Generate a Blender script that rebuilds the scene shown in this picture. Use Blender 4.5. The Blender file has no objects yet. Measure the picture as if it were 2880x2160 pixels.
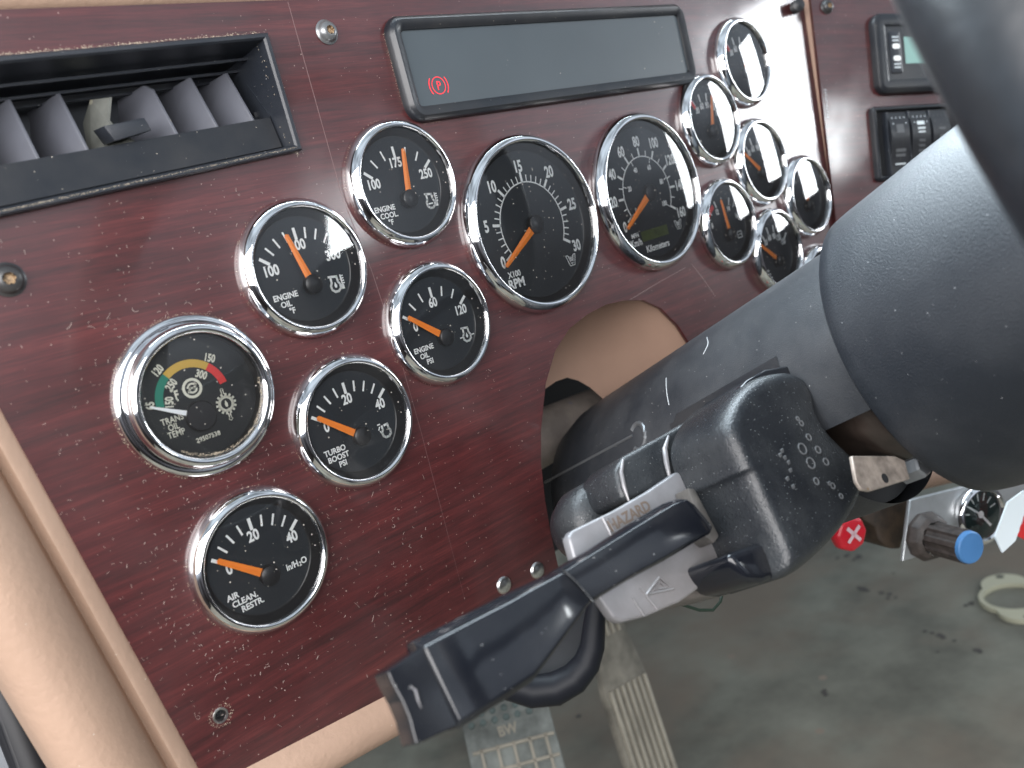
import bpy, bmesh, math, random
from mathutils import Vector, Matrix
random.seed(4)
S = 0.001                      # everything below is in millimetres
sc = bpy.context.scene
col = sc.collection
# ------------------------------------------------------------------ camera
RIGHT = Vector((0.71269152, -0.65474996, -0.2517405))
DOWN = Vector((-0.30020782, 0.0396571, -0.9530491))
FWD = Vector((0.63399216, 0.75480448, -0.16829778))
CAM = Vector((-340.12, -354.17, 0.19))
cd = bpy.data.cameras.new('camera'); cam = bpy.data.objects.new('camera', cd); col.objects.link(cam)
cd.sensor_width = 36; cd.lens = 30.853; cd.clip_start = 0.01; cd.clip_end = 50
m = Matrix.Identity(4)
for i in range(3):
    m[i][0] = RIGHT[i]; m[i][1] = -DOWN[i]; m[i][2] = -FWD[i]; m[i][3] = CAM[i]*S
cam.matrix_world = m
cd.dof.use_dof = True; cd.dof.focus_distance = 0.43; cd.dof.aperture_fstop = 10
sc.camera = cam
# ------------------------------------------------------------------ world (dim cab interior, brighter towards the roof)
w = bpy.data.worlds.new('World'); sc.world = w; w.use_nodes = True
nt = w.node_tree; nt.nodes.clear()
o_ = nt.nodes.new('ShaderNodeOutputWorld'); bg = nt.nodes.new('ShaderNodeBackground')
tc = nt.nodes.new('ShaderNodeTexCoord'); sp = nt.nodes.new('ShaderNodeSeparateXYZ'); rp = nt.nodes.new('ShaderNodeValToRGB')
mr = nt.nodes.new('ShaderNodeMapRange'); mr.inputs[1].default_value = -1; mr.inputs[2].default_value = 1
nt.links.new(tc.outputs['Generated'], sp.inputs[0]); nt.links.new(sp.outputs[2], mr.inputs[0]); nt.links.new(mr.outputs[0], rp.inputs[0])
cr = rp.color_ramp; cr.elements[0].position = 0.3; cr.elements[0].color = (.04, .036, .036, 1)
cr.elements[1].position = 0.8; cr.elements[1].color = (.62, .72, .82, 1)
e = cr.elements.new(.47); e.color = (.16, .16, .18, 1)
e = cr.elements.new(.54); e.color = (.80, .90, 1.05, 1)
wn_ = nt.nodes.new('ShaderNodeTexNoise'); wn_.inputs['Scale'].default_value = 2.3; wn_.inputs['Detail'].default_value = 2
nt.links.new(tc.outputs['Generated'], wn_.inputs['Vector'])
wr = nt.nodes.new('ShaderNodeMapRange'); wr.inputs[1].default_value = .38; wr.inputs[2].default_value = .62; wr.inputs[3].default_value = .4; wr.inputs[4].default_value = 1.45
nt.links.new(wn_.outputs['Fac'], wr.inputs[0])
wm = nt.nodes.new('ShaderNodeVectorMath'); wm.operation = 'SCALE'; nt.links.new(rp.outputs[0], wm.inputs[0]); nt.links.new(wr.outputs[0], wm.inputs['Scale'])
nt.links.new(wm.outputs[0], bg.inputs[0]); nt.links.new(bg.outputs[0], o_.inputs[0]); bg.inputs[1].default_value = 0.72
# ------------------------------------------------------------------ window light
def area(name, loc, look, sx, sy, rad, colr=(1, 1, 1)):
    l = bpy.data.lights.new(name, 'AREA'); l.shape = 'RECTANGLE'; l.size = sx*S; l.size_y = sy*S
    l.energy = rad*math.pi*sx*sy*S*S; l.color = colr
    ob = bpy.data.objects.new(name, l); col.objects.link(ob); ob.location = Vector(loc)*S
    ob.rotation_euler = (Vector(look)-Vector(loc)).to_track_quat('-Z', 'Y').to_euler()
    return ob
pw = area('passenger_window_light', (1300, -592, 102), (0, -592, 102), 180, 380, 17, (.93, .97, 1)); pw.rotation_euler.rotate_axis('Z', math.radians(8))
area('driver_window_light', (-740, -640, 260), (0, -150, 0), 1300, 620, 8.6, (1, .97, .96))
area('windshield_light', (250, 215, 660), (250, -595, 80), 1500, 780, 14, (.78, .91, 1))
rw = area('rear_window_light', (828, -1500, 108), (828, 0, 108), 96, 165, 26, (.93, .98, 1)); rw.rotation_euler.rotate_axis('Z', math.radians(-14))
sc.view_settings.view_transform = 'Standard'; sc.view_settings.look = 'None'
sc.view_settings.exposure = 0.30; sc.view_settings.gamma = 1; sc.view_settings.use_curve_mapping = False
sc.cycles.use_denoising = True
try: sc.cycles.denoiser = 'OPENIMAGEDENOISE'
except Exception: pass
sc.cycles.max_bounces = 8; sc.cycles.sample_clamp_indirect = 6

# ------------------------------------------------------------------ geometry of the view: a pixel of the 2212 px wide picture on a surface
F = 2468.25; DD = 2880/2212
def ray(u, v):
    return RIGHT*((u*DD-1440)/F) + DOWN*((v*DD-1080)/F) + FWD
def at(u, v, Y=None, X=None, Z=None, d=None):
    r = ray(u, v)
    if d is not None: k = d
    elif Y is not None: k = (Y-CAM.y)/r.y
    elif X is not None: k = (X-CAM.x)/r.x
    else: k = (Z-CAM.z)/r.z
    return CAM + r*k
def onplane(u, v, P0, n):
    r = ray(u, v); return CAM + r*((P0-CAM).dot(n)/r.dot(n))
# steering column frame: X across, s along the axis towards the driver, w "up"
TH = .394
CD = Vector((0, -math.cos(TH), math.sin(TH))); CW = Vector((0, math.sin(TH), math.cos(TH))); CO = Vector((0, 0, -171.3))
def Lc(X, s, w_): return Vector((X, 0, 0))+CO+CD*s+CW*w_
def atS(u, v, s): return onplane(u, v, Lc(0, s, 0), CD)
# wing panel frame
WU = Vector((.914, -.378, -.15)).normalized(); WV = Vector((.153, -.021, .988)); WV = (WV-WU*WV.dot(WU)).normalized()
WN = WU.cross(WV).normalized()            # points to the driver
if WN.y > 0: WN = -WN
W0 = Vector((330.36, -3, 41.63))
def Wp(a, b, h=0): return W0+WU*a+WV*b+WN*h

# ------------------------------------------------------------------ materials
def mat(name, base=(.5, .5, .5), rough=.5, metal=0, coat=0, coat_r=.1, spec=.5, bump=None, dust=None, var=None, emit=None, trans=0, patch=None, dustcol=(.55, .5, .43)):
    """bump=(scale,strength[,detail]); dust=(scale,density) sparse pale specks; var=(scale,amount[,stretch])"""
    M_ = bpy.data.materials.new(name); M_.use_nodes = True; t = M_.node_tree; N = t.nodes; Lk = t.links
    b = N['Principled BSDF']
    b.inputs['Base Color'].default_value = (*base, 1); b.inputs['Roughness'].default_value = rough
    b.inputs['Metallic'].default_value = metal; b.inputs['Coat Weight'].default_value = coat; b.inputs['Coat Roughness'].default_value = coat_r
    b.inputs['Specular IOR Level'].default_value = spec
    tcn = N.new('ShaderNodeTexCoord')
    def noise(scale, detail=4, stretch=None, rough_=.6):
        mp = N.new('ShaderNodeMapping'); Lk.new(tcn.outputs['Object'], mp.inputs[0])
        mp.inputs['Scale'].default_value = stretch or (1, 1, 1)
        n = N.new('ShaderNodeTexNoise'); n.inputs['Scale'].default_value = scale; n.inputs['Detail'].default_value = detail
        n.inputs['Roughness'].default_value = rough_
        Lk.new(mp.outputs[0], n.inputs['Vector']); return n.outputs['Fac']
    csock = None
    def mixc(fac, a, bcol):
        mx = N.new('ShaderNodeMix'); mx.data_type = 'RGBA'
        Lk.new(fac, mx.inputs[0])
        if isinstance(a, tuple): mx.inputs[6].default_value = (*a, 1)
        else: Lk.new(a, mx.inputs[6])
        mx.inputs[7].default_value = (*bcol, 1); return mx.outputs[2]
    if var:
        f = noise(var[0], 5, var[2] if len(var) > 2 else None)
        r = N.new('ShaderNodeMapRange'); r.inputs[1].default_value = .35; r.inputs[2].default_value = .65; Lk.new(f, r.inputs[0])
        lo = tuple(c*(1-var[1]) for c in base); hi = tuple(min(1, c*(1+var[1])) for c in base)
        csock = mixc(r.outputs[0], lo, hi)
    if patch:
        f = noise(patch[0], 4)
        r = N.new('ShaderNodeMapRange'); r.inputs[1].default_value = .45; r.inputs[2].default_value = .62; r.inputs[4].default_value = patch[2]; Lk.new(f, r.inputs[0])
        csock = mixc(r.outputs[0], csock if csock else base, patch[1])
    if dust:
        vo = N.new('ShaderNodeTexVoronoi'); vo.inputs['Scale'].default_value = dust[0]; vo.inputs['Randomness'].default_value = 1
        Lk.new(tcn.outputs['Object'], vo.inputs['Vector'])
        sep = N.new('ShaderNodeSeparateColor'); Lk.new(vo.outputs['Color'], sep.inputs[0])
        # speck radius differs per cell, most cells have none
        r1 = N.new('ShaderNodeMapRange'); r1.inputs[1].default_value = 1-dust[1]; r1.inputs[2].default_value = 1.0
        r1.inputs[3].default_value = 0.0; r1.inputs[4].default_value = .19; Lk.new(sep.outputs[0], r1.inputs[0])
        lt = N.new('ShaderNodeMath'); lt.operation = 'LESS_THAN'; Lk.new(vo.outputs['Distance'], lt.inputs[0]); Lk.new(r1.outputs[0], lt.inputs[1])
        csock = mixc(lt.outputs[0], csock if csock else base, dustcol)
        # dusty film
        f2 = noise(dust[0]*.02, 5)
        r2 = N.new('ShaderNodeMapRange'); r2.inputs[1].default_value = .4; r2.inputs[2].default_value = .9
        r2.inputs[4].default_value = dust[2] if len(dust) > 2 else .12; Lk.new(f2, r2.inputs[0])
        csock = mixc(r2.outputs[0], csock, dustcol)
    if csock: Lk.new(csock, b.inputs['Base Color'])
    if bump:
        f = noise(bump[0], bump[2] if len(bump) > 2 else 2)
        bp = N.new('ShaderNodeBump'); bp.inputs['Strength'].default_value = bump[1]; bp.inputs['Distance'].default_value = .0004
        Lk.new(f, bp.inputs['Height']); Lk.new(bp.outputs[0], b.inputs['Normal'])
    if emit:
        b.inputs['Emission Color'].default_value = (*emit[0], 1); b.inputs['Emission Strength'].default_value = emit[1]
    return M_
# reddish wood laminate under a glossy lacquer
def wood_mat(name):
    M_ = bpy.data.materials.new(name); M_.use_nodes = True; t = M_.node_tree; N = t.nodes; Lk = t.links
    b = N['Principled BSDF']; tcn = N.new('ShaderNodeTexCoord')
    mp = N.new('ShaderNodeMapping'); mp.inputs['Scale'].default_value = (1, 14, 22); mp.inputs['Rotation'].default_value = (0, -.06, 0)
    Lk.new(tcn.outputs['Object'], mp.inputs[0])
    # slow warp of the grain
    nw = N.new('ShaderNodeTexNoise'); nw.inputs['Scale'].default_value = 14; nw.inputs['Detail'].default_value = 2
    Lk.new(tcn.outputs['Object'], nw.inputs['Vector'])
    ad = N.new('ShaderNodeMix'); ad.data_type = 'VECTOR'; ad.inputs[0].default_value = .012
    Lk.new(mp.outputs[0], ad.inputs[4]); Lk.new(nw.outputs['Color'], ad.inputs[5])
    def nz(sc_, det, ro=.6):
        n = N.new('ShaderNodeTexNoise'); n.inputs['Scale'].default_value = sc_; n.inputs['Detail'].default_value = det
        n.inputs['Roughness'].default_value = ro; Lk.new(ad.outputs[1], n.inputs['Vector']); return n.outputs['Fac']
    g1 = nz(11, 7, .62); g2 = nz(85, 5, .65)
    mx = N.new('ShaderNodeMath'); mx.operation = 'MULTIPLY_ADD'; Lk.new(g2, mx.inputs[0]); mx.inputs[1].default_value = .42; 
    sb = N.new('ShaderNodeMath'); sb.operation = 'MULTIPLY'; Lk.new(g1, sb.inputs[0]); sb.inputs[1].default_value = .58; Lk.new(sb.outputs[0], mx.inputs[2])
    rp_ = N.new('ShaderNodeValToRGB'); Lk.new(mx.outputs[0], rp_.inputs[0]); c = rp_.color_ramp
    c.elements[0].position = .36; c.elements[0].color = (.024, .0062, .0066, 1)
    c.elements[1].position = .70; c.elements[1].color = (.100, .020, .019, 1)
    e_ = c.elements.new(.53); e_.color = (.055, .0105, .0112, 1)
    # dust specks, denser towards the lower left
    vo = N.new('ShaderNodeTexVoronoi'); vo.inputs['Scale'].default_value = 1000; Lk.new(tcn.outputs['Object'], vo.inputs['Vector'])
    se = N.new('ShaderNodeSeparateColor'); Lk.new(vo.outputs['Color'], se.inputs[0])
    r1 = N.new('ShaderNodeMapRange'); r1.inputs[1].default_value = .965; r1.inputs[2].default_value = 1; r1.inputs[4].default_value = .28
    Lk.new(se.outputs[0], r1.inputs[0])
    lt = N.new('ShaderNodeMath'); lt.operation = 'LESS_THAN'; Lk.new(vo.outputs['Distance'], lt.inputs[0]); Lk.new(r1.outputs[0], lt.inputs[1])
    m1 = N.new('ShaderNodeMix'); m1.data_type = 'RGBA'; Lk.new(lt.outputs[0], m1.inputs[0]); Lk.new(rp_.outputs[0], m1.inputs[6]); m1.inputs[7].default_value = (.30, .22, .20, 1)
    nf = N.new('ShaderNodeTexNoise'); nf.inputs['Scale'].default_value = 22; nf.inputs['Detail'].default_value = 6; Lk.new(tcn.outputs['Object'], nf.inputs['Vector'])
    rf = N.new('ShaderNodeMapRange'); rf.inputs[1].default_value = .42; rf.inputs[2].default_value = .8; rf.inputs[4].default_value = .06; Lk.new(nf.outputs['Fac'], rf.inputs[0])
    m2 = N.new('ShaderNodeMix'); m2.data_type = 'RGBA'; Lk.new(rf.outputs[0], m2.inputs[0]); Lk.new(m1.outputs[2], m2.inputs[6]); m2.inputs[7].default_value = (.24, .17, .17, 1)
    Lk.new(m2.outputs[2], b.inputs['Base Color'])
    b.inputs['Roughness'].default_value = .42; b.inputs['Coat Weight'].default_value = .8; b.inputs['Coat Roughness'].default_value = .09
    rr = N.new('ShaderNodeMapRange'); rr.inputs[1].default_value = .3; rr.inputs[2].default_value = .8; rr.inputs[3].default_value = .05; rr.inputs[4].default_value = .22
    Lk.new(nf.outputs['Fac'], rr.inputs[0]); Lk.new(rr.outputs[0], b.inputs['Coat Roughness'])
    bp = N.new('ShaderNodeBump'); bp.inputs['Strength'].default_value = .05; bp.inputs['Distance'].default_value = .0003
    Lk.new(mx.outputs[0], bp.inputs['Height']); Lk.new(bp.outputs[0], b.inputs['Normal'])
    return M_
def glass_mat(name, dust=.4):
    M_ = bpy.data.materials.new(name); M_.use_nodes = True; t = M_.node_tree; N = t.nodes; Lk = t.links; N.clear()
    o = N.new('ShaderNodeOutputMaterial'); tr = N.new('ShaderNodeBsdfTransparent'); tr.inputs[0].default_value = (.97, .98, .98, 1)
    gl = N.new('ShaderNodeBsdfGlossy'); gl.inputs['Roughness'].default_value = .03
    fr = N.new('ShaderNodeFresnel'); fr.inputs[0].default_value = 1.5
    bs = N.new('ShaderNodeMath'); bs.operation = 'MULTIPLY'; bs.inputs[1].default_value = 1.35; Lk.new(fr.outputs[0], bs.inputs[0])
    mx = N.new('ShaderNodeMixShader'); Lk.new(bs.outputs[0], mx.inputs[0]); Lk.new(tr.outputs[0], mx.inputs[1]); Lk.new(gl.outputs[0], mx.inputs[2])
    df = N.new('ShaderNodeBsdfDiffuse'); df.inputs[0].default_value = (.55, .52, .47, 1)
    tcn = N.new('ShaderNodeTexCoord')
    vo = N.new('ShaderNodeTexVoronoi'); vo.inputs['Scale'].default_value = 900; Lk.new(tcn.outputs['Object'], vo.inputs['Vector'])
    se = N.new('ShaderNodeSeparateColor'); Lk.new(vo.outputs['Color'], se.inputs[0])
    r1 = N.new('ShaderNodeMapRange'); r1.inputs[1].default_value = 1-.16*dust; r1.inputs[2].default_value = 1; r1.inputs[4].default_value = .34; Lk.new(se.outputs[0], r1.inputs[0])
    lt = N.new('ShaderNodeMath'); lt.operation = 'LESS_THAN'; Lk.new(vo.outputs['Distance'], lt.inputs[0]); Lk.new(r1.outputs[0], lt.inputs[1])
    mu = N.new('ShaderNodeMath'); mu.operation = 'MULTIPLY_ADD'; Lk.new(lt.outputs[0], mu.inputs[0]); mu.inputs[1].default_value = .6; mu.inputs[2].default_value = .006+.010*dust  # dust specks, plus an even haze laid in to soften the blacks
    m2 = N.new('ShaderNodeMixShader'); Lk.new(mu.outputs[0], m2.inputs[0]); Lk.new(mx.outputs[0], m2.inputs[1]); Lk.new(df.outputs[0], m2.inputs[2])
    Lk.new(m2.outputs[0], o.inputs[0]); return M_
M = {}
M['wood'] = wood_mat('lacquered_wood')
M['chrome'] = mat('chrome', (.78, .78, .79), .05, 1, bump=(90, .05))
M['chrome_d'] = mat('worn_chrome', (.72, .71, .70), .09, 1, dust=(500, .12, .05))
M['glass'] = glass_mat('lens_glass', .35); M['glass_d'] = glass_mat('dusty_lens_glass', .45)
M['dial'] = mat('dial_black', (.013, .018, .025), .5, spec=.3, dust=(900, .02, .03))
M['wall'] = mat('gauge_wall_black', (.012, .013, .016), .3)
M['white'] = mat('dial_print_white', (.88, .90, .90), .6)
M['cream'] = mat('dial_print_cream', (.62, .62, .53), .6)
M['grey_print'] = mat('dull_print', (.30, .33, .35), .6)
M['orange'] = mat('fluorescent_needle_orange', (1.0, .27, .03), .4)
M['ndlw'] = mat('needle_white', (.8, .83, .86), .4)
M['cap'] = mat('needle_cap_black', (.014, .015, .018), .35)
M['green'] = mat('dial_green', (.01, .17, .12), .6); M['yellow'] = mat('dial_yellow', (.50, .32, .05), .6); M['red'] = mat('dial_red', (.62, .03, .03), .6)
M['lcd'] = mat('olive_lcd', (.055, .075, .02), .3, var=(200, .15)); M['lcd2'] = mat('pale_green_lcd', (.23, .40, .36), .35)
M['lcdg'] = mat('lcd_digits', (.03, .045, .012), .4)
M['tan'] = mat('tan_vinyl', (.34, .232, .170), .62, bump=(330, .9, 4), var=(14, .05), dust=(800, .02, .04), spec=.3)
M['tan_p'] = mat('tan_plastic', (.33, .215, .16), .5, bump=(900, .15, 2), var=(20, .06))
M['blk'] = mat('black_plastic', (.009, .011, .015), .33, bump=(1500, .12), dust=(1000, .05, .05))
M['blk_s'] = mat('satin_black_plastic', (.014, .017, .023), .38, bump=(1600, .3, 3), dust=(900, .05, .06), dustcol=(.42, .42, .42))
M['colm'] = mat('column_grey_plastic', (.020, .023, .028), .44, bump=(1500, .4, 3), dust=(850, .10, .14), var=(18, .15), dustcol=(.42, .42, .41))
M['hub'] = mat('hub_grey_plastic', (.013, .016, .021), .40, spec=.38, bump=(1300, .6, 3), dust=(800, .05, .10), dustcol=(.30, .31, .32))
M['gloss'] = mat('glossy_black_plastic', (.006, .007, .010), .12, dust=(900, .04, .05), bump=(120, .06), dustcol=(.35, .36, .36))
M['gloss2'] = mat('worn_black_plastic', (.011, .013, .016), .27, dust=(1100, .34, .14), bump=(900, .9, 4), dustcol=(.30, .32, .32))
M['rim'] = mat('wheel_rim_leather', (.010, .012, .015), .36, bump=(300, .3, 3), var=(60, .3))
M['silver'] = mat('worn_silver_plastic', (.19, .195, .21), .34, metal=.25, dust=(260, .05, .35), var=(60, .12), dustcol=(.40, .30, .22), bump=(300, .2))
M['scr'] = mat('painted_grey_metal', (.17, .18, .19), .3, metal=.6, dust=(500, .06, .15))
M['scr_d'] = mat('dark_screw_metal', (.03, .032, .036), .32, metal=.4, dust=(500, .05, .15))
M['rust'] = mat('rusty_recess', (.33, .24, .15), .6, metal=.3, var=(900, .6))
M['steel'] = mat('bare_steel', (.55, .55, .54), .3, metal=1, var=(400, .2))
M['plate'] = mat('dirty_zinc_plate', (.36, .31, .27), .42, metal=.5, var=(160, .35), dust=(300, .1, .4), dustcol=(.33, .22, .13))
M['alu'] = mat('brushed_aluminium', (.42, .44, .45), .4, metal=.6, var=(40, .12))
M['bronze'] = mat('dirty_brown_bracket', (.035, .022, .013), .5, var=(120, .5))
M['floor'] = mat('dusty_grey_floor_mat', (.128, .132, .108), .85, patch=(3.2, (.155, .125, .095), .85), var=(5.5, .5), bump=(60, .5, 4), dust=(30, .10, .35), dustcol=(.20, .165, .13))
M['pedal'] = mat('dusty_pedal_metal', (.25, .23, .185), .7, var=(22, .25), dust=(120, .05, .2))
M['pedal_g'] = mat('pedal_rubber_green_grey', (.075, .10, .095), .7, var=(40, .5))
M['knobred'] = mat('red_knob_plastic', (.50, .012, .025), .3); M['blue'] = mat('blue_cap_plastic', (.06, .19, .42), .5)
M['knobbrown'] = mat('dusty_brown_black_plastic', (.045, .036, .032), .55, var=(200, .4))
M['gasket'] = mat('cream_gasket', (.42, .41, .30), .6); M['wire'] = mat('green_wire', (.018, .032, .022), .4)
M['pinkw'] = mat('dusty_red_wire', (.28, .09, .08), .6); M['pipe'] = mat('dirty_cast_metal', (.20, .17, .145), .75, var=(28, .35), dust=(90, .2, .3), dustcol=(.16, .15, .17))
M['dark'] = mat('dark_void', (.006, .007, .009), .8)  # near-black that paints in the shade of holes, gaps and hollows
M['screen'] = mat('matt_smoked_screen', (.048, .062, .072), .45, var=(9, .08), dust=(600, .01, .02))
M['warnred'] = mat('lit_warning_red', (.8, .02, .03), .4, emit=((1, .03, .05), .5))
M['vane'] = mat('vane_grey_plastic', (.085, .09, .108), .5, var=(30, .12), dust=(120, .10, .35), dustcol=(.20, .185, .15))
M['vaned'] = mat('dusty_vane_plastic', (.10, .105, .095), .7, var=(60, .3), dust=(120, .2, .5), dustcol=(.21, .20, .155))
M['lint'] = mat('pale_lint', (.40, .33, .30), .8); M['grime'] = mat('pale_caked_dust', (.40, .34, .26), .95, var=(900, .4), bump=(1800, .9))
M['door'] = mat('door_black_rubber', (.012, .012, .014), .5); M['doorm'] = mat('door_grey_metal', (.16, .17, .185), .45, metal=.3)
M['paper'] = mat('white_tag', (.62, .68, .70), .5); M['redlab'] = mat('red_label', (.55, .02, .02), .4)
M['button'] = mat('white_button', (.85, .87, .85), .4); M['emboss'] = mat('embossed_grey', (.085, .09, .095), .5)

# ------------------------------------------------------------------ mesh builder
class MB:
    def __init__(s): s.v = []; s.f = []
    def add(s, vs, fs):
        o = len(s.v); s.v += [Vector(a) for a in vs]; s.f += [tuple(i+o for i in f) for f in fs]; return s
    def quad(s, a, b, c, d): return s.add([a, b, c, d], [(0, 1, 2, 3)])
    def box(s, c, h, ax=None):
        c = Vector(c); ax = ax or (Vector((1, 0, 0)), Vector((0, 1, 0)), Vector((0, 0, 1)))
        vs = [c+ax[0]*(i*h[0])+ax[1]*(j*h[1])+ax[2]*(k*h[2]) for i in (-1, 1) for j in (-1, 1) for k in (-1, 1)]
        return s.add(vs, [(0, 1, 3, 2), (4, 6, 7, 5), (0, 4, 5, 1), (2, 3, 7, 6), (0, 2, 6, 4), (1, 5, 7, 3)])
    def lathe(s, prof, n=64, c=(0, 0, 0), ax=None, cap0=False, cap1=False, rng=None, skip=None):
        """prof = (r, h) pairs; h runs along ax[2]"""
        ax = ax or (Vector((1, 0, 0)), Vector((0, 0, 1)), Vector((0, 1, 0))); c = Vector(c)
        vs = []; fs = []
        for r, h in prof:
            for i in range(n):
                a = 2*math.pi*i/n; vs.append(c+ax[0]*(r*math.cos(a))+ax[1]*(r*math.sin(a))+ax[2]*h)
        for k in range(len(prof)-1):
            for i in range(n):
                if skip and skip(k, 360*(i+.5)/n): continue
                j = (i+1) % n; fs.append((k*n+i, k*n+j, (k+1)*n+j, (k+1)*n+i))
        if cap0: fs.append(tuple(range(n-1, -1, -1)))
        if cap1: fs.append(tuple((len(prof)-1)*n+i for i in range(n)))
        return s.add(vs, fs)
    def tube(s, pts, r, n=10, caps=True):
        pts = [Vector(p) for p in pts]; rs = r if isinstance(r, (list, tuple)) else [r]*len(pts)
        vs = []; fs = []; up = Vector((.13, .3, .95)).normalized()
        for i, p in enumerate(pts):
            t = (pts[min(i+1, len(pts)-1)]-pts[max(i-1, 0)]).normalized()
            a = t.cross(up).normalized(); b = t.cross(a)
            for k in range(n):
                q = 2*math.pi*k/n; vs.append(p+a*(rs[i]*math.cos(q))+b*(rs[i]*math.sin(q)))
        for i in range(len(pts)-1):
            for k in range(n):
                l = (k+1) % n; fs.append((i*n+k, i*n+l, (i+1)*n+l, (i+1)*n+k))
        if caps: fs += [tuple(range(n-1, -1, -1)), tuple((len(pts)-1)*n+k for k in range(n))]
        return s.add(vs, fs)
    def prism(s, pts, ext):
        pts = [Vector(p) for p in pts]; n = len(pts); ext = Vector(ext)
        fs = [tuple(range(n)), tuple(range(2*n-1, n-1, -1))]+[(i, i+n, (i+1) % n+n, (i+1) % n) for i in range(n)]
        return s.add(pts+[p+ext for p in pts], fs)
    # flat print on a local x/z sheet at depth y
    def stroke(s, pts, wd, y=0, closed=False):
        P = [Vector((p[0], p[1])) for p in pts]
        if closed: P = P+[P[0]]
        for a, b in zip(P[:-1], P[1:]):
            d = (b-a)
            if d.length < 1e-6: continue
            d.normalize(); n = Vector((-d.y, d.x))*(wd/2); a2 = a-d*wd*.35; b2 = b+d*wd*.35
            s.add([(a2.x+n.x, y, a2.y+n.y), (a2.x-n.x, y, a2.y-n.y), (b2.x-n.x, y, b2.y-n.y), (b2.x+n.x, y, b2.y+n.y)], [(0, 1, 2, 3)])
        return s
    def arc(s, cx, cz, r0, r1, a0, a1, y=0, n=40):
        vs = []
        for i in range(n+1):
            a = math.radians(a0+(a1-a0)*i/n)
            vs += [(cx+r0*math.cos(a), y, cz+r0*math.sin(a)), (cx+r1*math.cos(a), y, cz+r1*math.sin(a))]
        return s.add(vs, [(2*i, 2*i+1, 2*i+3, 2*i+2) for i in range(n)])
    def tick(s, cx, cz, r0, r1, a, wd, y=0):
        a = math.radians(a); c, q = math.cos(a), math.sin(a)
        return s.stroke([(cx+r0*c, cz+r0*q), (cx+r1*c, cz+r1*q)], wd, y)
    def text(s, txt, x, z, h, y=0, rot=0, sx=.86, bold=.034, align='C'):
        vs, fs, wdt = glyphs(txt, bold); k = h/.69; c, q = math.cos(math.radians(rot)), math.sin(math.radians(rot))
        ox = {'C': -wdt/2, 'L': 0, 'R': -wdt}[align]
        return s.add([(x+((v[0]+ox)*sx*k)*c-((v[1]-.345)*k)*q, y, z+((v[0]+ox)*sx*k)*q+((v[1]-.345)*k)*c) for v in vs], fs)
    def build(s, name, m_, parent=None, M4=None, bevel=0, seg=3, smooth=35, merge=True, subd=0, wn=False):
        me = bpy.data.meshes.new(name)
        vs = [tuple(v*S) for v in s.v]
        me.from_pydata(vs, [], s.f); me.materials.append(m_)
        bm = bmesh.new(); bm.from_mesh(me)
        if merge: bmesh.ops.remove_doubles(bm, verts=bm.verts, dist=1e-6)
        bmesh.ops.recalc_face_normals(bm, faces=bm.faces)
        if bevel:
            es = [e_ for e_ in bm.edges if len(e_.link_faces) == 2 and e_.calc_face_angle(0) > math.radians(28)]
            bmesh.ops.bevel(bm, geom=es, offset=bevel*S, segments=seg, profile=.5, affect='EDGES', clamp_overlap=True)
        bm.to_mesh(me); bm.free()
        if smooth:
            me.polygons.foreach_set('use_smooth', [True]*len(me.polygons)); me.set_sharp_from_angle(angle=math.radians(smooth))
        ob = bpy.data.objects.new(name, me); col.objects.link(ob)
        if M4 is not None: ob.matrix_world = M4
        if parent: ob.parent = parent
        if subd:
            md = ob.modifiers.new('s', 'SUBSURF'); md.levels = subd; md.render_levels = subd
        return ob
_gc = {}
def glyphs(txt, bold):
    key = (txt, bold)
    if key not in _gc:
        c = bpy.data.curves.new('t', 'FONT'); c.body = txt; c.offset = bold; c.resolution_u = 3; c.fill_mode = 'FRONT'
        ob = bpy.data.objects.new('t', c); col.objects.link(ob); bpy.context.view_layer.update()
        me = bpy.data.meshes.new_from_object(ob.evaluated_get(bpy.context.evaluated_depsgraph_get()))
        vs = [tuple(v.co) for v in me.vertices]; fs = [tuple(p.vertices) for p in me.polygons]
        xs = [v[0] for v in vs]; x0 = min(xs); vs = [(v[0]-x0, v[1]) for v in vs]
        _gc[key] = (vs, fs, max(xs)-x0)
        bpy.data.objects.remove(ob); bpy.data.meshes.remove(me); bpy.data.curves.remove(c)
    return _gc[key]
def tag(o, label, cat, group=None, kind=None):
    if label: o['label'] = label
    if cat: o['category'] = cat
    if group: o['group'] = group
    if kind: o['kind'] = kind
    return o
def thing(name, label, cat, loc=(0, 0, 0), group=None, axes=None):
    o = bpy.data.objects.new(name, None); col.objects.link(o); o.empty_display_size = .01
    mm = Matrix.Identity(4)
    if axes:
        for j, a in enumerate(axes):
            for i in range(3): mm[i][j] = a[i]
    for i in range(3): mm[i][3] = loc[i]*S
    o.matrix_world = mm
    return tag(o, label, cat, group)
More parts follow.
